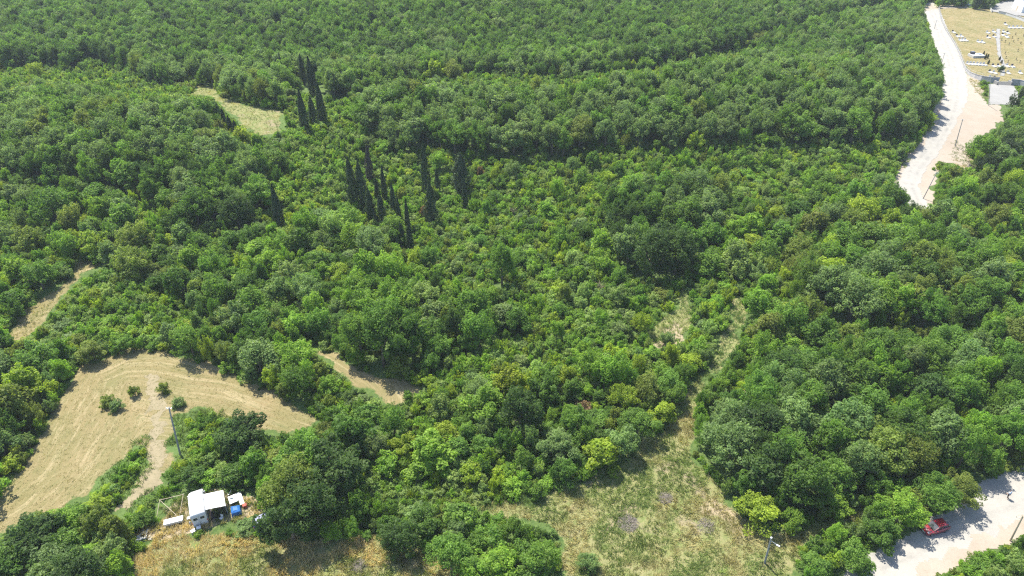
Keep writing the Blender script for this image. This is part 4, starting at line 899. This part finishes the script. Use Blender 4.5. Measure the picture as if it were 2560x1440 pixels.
for hand, s_ in ((10, 1), (14, -1)):
    for f in range(5):
        hx, hy, hz = bv[hand]; i0 = len(bv); o_ = (f-2)*.018; L_ = (.05, .075, .082, .076, .06)[f]
        bv += [(hx+.004*s_, hy+o_, hz-.03), (hx+.006*s_-(.03*s_ if f == 0 else 0), hy+o_*1.15, hz-.03-L_*.55), (hx-.012*s_-(.03*s_ if f == 0 else 0), hy+o_*1.15+.01, hz-.03-L_)]
        be += [(hand, i0), (i0, i0+1), (i0+1, i0+2)]; br += [.012, .009, .008]
skinned('body', bv, be, br, M_SKIN, per)
skinned('shirt', [(0,0,.97),(0,0,1.15),(0,0,1.38),(0,.01,1.47),(.19,0,1.42),(.24,-.07,1.22),(-.19,0,1.42),(-.245,.07,1.22)], [(0,1),(1,2),(2,3),(2,4),(4,5),(2,6),(6,7)], [(.17,.14),(.165,.14),(.18,.14),.075,.085,.075,.085,.075], M_SHIRT, per)
skinned('trousers', [(0,0,1.0),(.10,0,.92),(.12,.12,.50),(.12,.02,.12),(-.10,0,.92),(-.12,-.04,.50),(-.12,-.27,.17)], [(0,1),(1,2),(2,3),(0,4),(4,5),(5,6)], [(.15,.12),.115,.085,.07,.115,.085,.07], M_TROU, per)
skinned('hair', [(0,.01,1.66),(0,0,1.74),(0,.03,1.785)], [(0,1),(1,2)], [(.075,.07),(.09,.10),.055], M_HAIR, per)

# --- cemetery
def wall_thing(name, pts, h0, h1, th, label, m, posts=True, cat='wall'):
    g_ = [P(*q) for q in pts]; c = g_[0]; e = empty(name, zg(c), 0, label, cat); b = MB(); cp_ = MB(); n = len(g_); L = []
    for i, q in enumerate(g_):
        d = (g_[min(i+1, n-1)]-g_[max(i-1, 0)]); d.z = 0; d.normalize(); nrm = Vector((-d.y, d.x, 0))*th/2; h = h0+(h1-h0)*i/(n-1); o_ = q-c
        L.append((o_, nrm, h))
    b.loft([[o_-nr+Vector((0, 0, -.5)), o_+nr+Vector((0, 0, -.5)), o_+nr+Vector((0, 0, h)), o_-nr+Vector((0, 0, h))] for o_, nr, h in L]); b.build('wall', m, e)
    cp_.loft([[o_-nr*1.35+Vector((0, 0, h+.002)), o_+nr*1.35+Vector((0, 0, h+.002)), o_+nr*1.35+Vector((0, 0, h+.1)), o_-nr*1.35+Vector((0, 0, h+.1))] for o_, nr, h in L]); cp_.build('coping', M_CONC, e)
    if posts:
        k = 0
        for i in range(n-1):
            a, b_ = L[i][0]+Vector((0, 0, L[i][2]+.1)), L[i+1][0]+Vector((0, 0, L[i+1][2]+.1)); m_ = max(1, int((b_-a).length/2.5))
            for j in range(m_):
                q = a.lerp(b_, j/m_); MB().tube([q, q+Vector((0, 0, .8))], .05, 5).build('post', M_GREYP, e)
        MB().tube([o_+Vector((0, 0, h+.85)) for o_, nr, h in L], .03, 5, False).build('rail', M_GREYP, e)
    return e
wall_thing('cemetery_wall', [(2346,20),(2352,50),(2364,76),(2384,108),(2398,136),(2406,160),(2414,178)], .4, .8, .35, 'low curved wall with railing between upper road and cemetery lawn', M_GSTONE)
wall_thing('retaining_wall', [(2414.5,178.5),(2422,188),(2436,196),(2452,202),(2474,207),(2494,209)], 1.0, 2.3, .4, 'grey retaining wall with railing below the cemetery lawn', M_GSTONE)
wall_thing('retaining_wall', [(2524,212),(2545,214),(2575,222)], 2.1, 2.1, .4, 'short grey wall right of the cemetery steps', M_GSTONE, False)
st = empty('stone_steps', zg(P(2509, 213)), 0, 'pale stone steps up through the cemetery wall', 'steps')
for i in range(5): MB().box((0, .38*i, .17*i+.04), (4.6, .36, .2)).build('step', M_CONC, st, bevel=.01)
for s_ in (-1, 1): MB().box((s_*2.55, .8, .6), (.35, 2.2, 1.3)).build('side_wall', M_CONC, st)
def make_grave(dark, slab=1):
    e = empty('grave', (0, 0, 0)); 
    MB().box((0, 0, .12), (1.1*slab, 2.15, .24)).build('kerb', M_STONE, e, bevel=.02); MB().box((0, -.05, .30), (.95*slab, 1.85, .12)).build('slab', M_STONE, e, bevel=.02)
    MB().box((0, 1.0, .60), (.85, .16, .85), taper=.92).build('headstone', M_DSTONE if dark else M_STONE, e, bevel=.03); return e
g0 = make_grave(False); g1 = make_grave(True); used = set()
GR = [(2384,82,1,'first grave by the low wall'),(2394,92,1,'left grave of the pair below the first one'),(2404,92,0,'right grave of the pair below the first one'),(2401,102,0,'left grave of the row of three by the wall'),(2408,102,0,'middle grave of the row of three by the wall'),(2415,102,0,'right grave of the row of three by the wall'),
 (2447,106,0,'wide pale left grave in the middle of the lawn'),(2457,107,0,'wide pale right grave in the middle of the lawn'),(2470,83,0,'upper left grave beside the top of the path'),(2471,95,1,'lower left grave beside the top of the path'),(2485,81,0,'upper grave touching the path'),(2486,93,1,'lower grave touching the path'),
 (2421,161,0,'first grave of the long row near the wall'),(2429,161.5,0,'second grave of the long row near the wall'),(2437,162,0,'third grave of the long row near the wall'),(2446,162.5,0,'fourth grave of the long row near the wall'),(2454,163,0,'fifth grave of the long row near the wall'),(2462,163.5,0,'last grave of the long row near the wall'),
 (2485,167,1,'left grave with dark headstone by the path'),(2498,167,1,'right grave with dark headstone by the path'),(2477,182,1,'left grave above the retaining wall'),(2487,184,0,'middle grave above the retaining wall'),(2478,196,0,'grave on the wall edge left of the lamp post'),(2489,198,1,'grave on the wall edge beside the steps'),
 (2519,167,0,'left grave right of the path'),(2532,168,1,'right grave right of the path'),(2521,184,0,'narrow grave just above the steps'),(2551,184,0,'broad white grave at the right edge by the pine'),(2514,62,1,'dark-topped grave at the top of the lawn'),(2524,70,0,'first grave of the top white row'),(2534,70,0,'second grave of the top white row'),(2544,70,0,'third grave of the top white row'),(2554,70,0,'last grave of the top white row'),
 (2510,81,0,'pale grave right of the path top'),(2520,84,1,'grave in the cluster right of the path top'),(2508,89,1,'lower left grave in the cluster right of the path'),(2518,94,0,'lowest grave in the cluster right of the path'),(2411,13,0,'left grave at the far lane behind the lawn'),(2422,13,0,'right grave at the far lane behind the lawn')]
for u, v, dk, lb in GR:
    src = g1 if dk else g0
    e = src if dk not in used else copy_tree(src); used.add(dk); q = P(u, v); e.location = zg(q); e.rotation_euler = (0, 0, 0.12 if u < 2500 else -.1)
    tag(e, ('white grave with dark headstone, ' if dk else 'white marble grave, ')+lb, 'grave', 'graves of the cemetery')
# family vault with dark recesses
q = P(2440, 142); ft = empty('family_tomb', zg(q), .1, 'large white family tomb with dark panels on the lawn', 'tomb')
MB().box((0, 0, .5), (5.2, 3.6, 1.0)).build('base', M_STONE, ft, bevel=.04); MB().box((-1.4, .9, 1.45), (1.6, 1.2, .9)).build('headstone', M_DSTONE, ft, bevel=.04)
for y in (-.7, .6): MB().box((1.2, y, 1.03), (1.5, .8, .06)).build('panel', M_DSTONE, ft, bevel=.01)
for k, (u, v, h) in enumerate(((2457,140,2.2),(2462,148,2.6),(2468,146,2.0),(2470,160,1.8),(2498,150,1.6),(2503,158,1.4))):
    q = P(u, v); e = empty('columnar_shrub', zg(q), k, ['leftmost slim dark shrub by the family tomb','middle slim dark shrub by the family tomb','right slim dark shrub by the family tomb','lone slim shrub left of the dark headstones','slim shrub at the bend of the cemetery path','small slim shrub below the bend of the path'][k], 'shrub', 'slim shrubs on the lawn')
    e.scale = (.42, .42, h/10); c = link('crown', CYP[k % 3], None, e); c['tint'] = (.06, .07, .03); link('trunk', CYPT, None, e)
mk0 = None
MKO = ORD+['eleventh from left', 'twelfth from left', 'third from right', 'second from right', 'rightmost']
MKP = [(2503,101),(2512,106),(2533,105),(2544,101),(2544,128),(2512,135),(2514,146),(2540,150),(2519,157),(2549,157),(2558,91),(2538,87),(2530,96),(2551,110),(2522,112)]
for k, (u, v) in enumerate(MKP):
    q = P(u, v)
    if mk0 is None:
        mk0 = e = empty('grave_marker', zg(q)); MB().box((0, 0, .5), (.16, .1, 1.1)).build('post', M_MARK, e); MB().box((0, 0, .78), (.6, .09, .14)).build('crossbar', M_MARK, e); MB().box((0, -.3, .06), (.5, .9, .14), taper=.8).build('mound', M_MARK, e, bevel=.03)
    else: e = copy_tree(mk0); e.location = zg(q)
    e.rotation_euler = (0, 0, random.uniform(-.4, .4)); tag(e, 'dark grave cross, %s, on the right half of the lawn' % MKO[sorted(MKP).index((u, v))], 'grave marker', 'dark crosses on the lawn')
q = P(2502, 180); e = empty('broadleaf_tree', zg(q), 0, 'small round tree beside the cemetery steps', 'tree'); e.scale = (.85, .85, .95); c = link('foliage', VAR['S'][1][0], None, e); c['tint'] = (.06, .11, .03); link('trunk', VAR['S'][1][1], None, e)
# church terrace
sheet('terrace', PLAZA, .25, M_CONC, .5, .02)
wall_thing('parapet', [(2479,31),(2472,18),(2477,9),(2487,4)], .9, .9, .35, 'white curved parapet at the left end of the terrace', M_STONE, False, 'parapet')
wall_thing('parapet', [(2491,5),(2510,0),(2552,-4)], .9, .9, .35, 'white parapet along the far edge of the terrace', M_STONE, False, 'parapet')
wall_thing('parapet', [(2496,33),(2514,37),(2540,46),(2580,62)], 1.1, 1.3, .5, 'long white parapet slanting along the lawn side', M_STONE, False, 'parapet')
q = P(2552, 33); ch = empty('white_building', zg(q), -.12, 'tall white rendered building cut by the upper right corner', 'building')
MB().box((6, 5, 3.2), (12, 10, 7.0)).build('wall', mat('white_render', (.72, .72, .71), .85, var=.05, scale=.6), ch)
rf = MB(); rf.add([(-.5, -.5, 6.72), (12.5, -.5, 6.72), (12.5, 10.5, 6.72), (-.5, 10.5, 6.72), (-.5, 5, 9.2), (12.5, 5, 9.2)], [(0, 1, 5, 4), (2, 3, 4, 5), (0, 4, 3), (1, 2, 5), (0, 3, 2, 1)]); rf.build('roof', mat('roof_tiles', (.35, .17, .10), .85, var=.25, scale=3), ch)
for x in (3, 7, 10):
    w_ = MB().box((x, -.02, 3.4), (1.0, .08, 1.6)).build('window', M_GLASS, ch); MB().box((x, -.05, 2.5), (1.2, .14, .1)).build('sill', M_STONE, w_)
d_ = MB().box((-.02, 5, 1.4), (.08, 1.4, 2.4)).build('door', M_WOOD, ch); MB().box((-.08, 5.5, 1.3), (.05, .06, .2)).build('handle', M_STEEL, d_)

# ------------------------------------------------------------------ air
hz = MB().box((0, 0, 46.0), (13000, 13000, 102)).build('haze', None); hz.data.materials.clear()
hm = bpy.data.materials.new('haze'); hm.use_nodes = True; hn = hm.node_tree.nodes
hn.remove(hn['Principled BSDF']); pv_ = hn.new('ShaderNodeVolumePrincipled'); pv_.inputs['Color'].default_value = (0.80, 0.88, 1.0, 1); pv_.inputs['Density'].default_value = 0.00012
hm.node_tree.links.new(pv_.outputs[0], hn['Material Output'].inputs['Volume']); hz.data.materials.append(hm); tag(hz, 'thin pale summer haze over the valley', 'haze', kind='stuff')
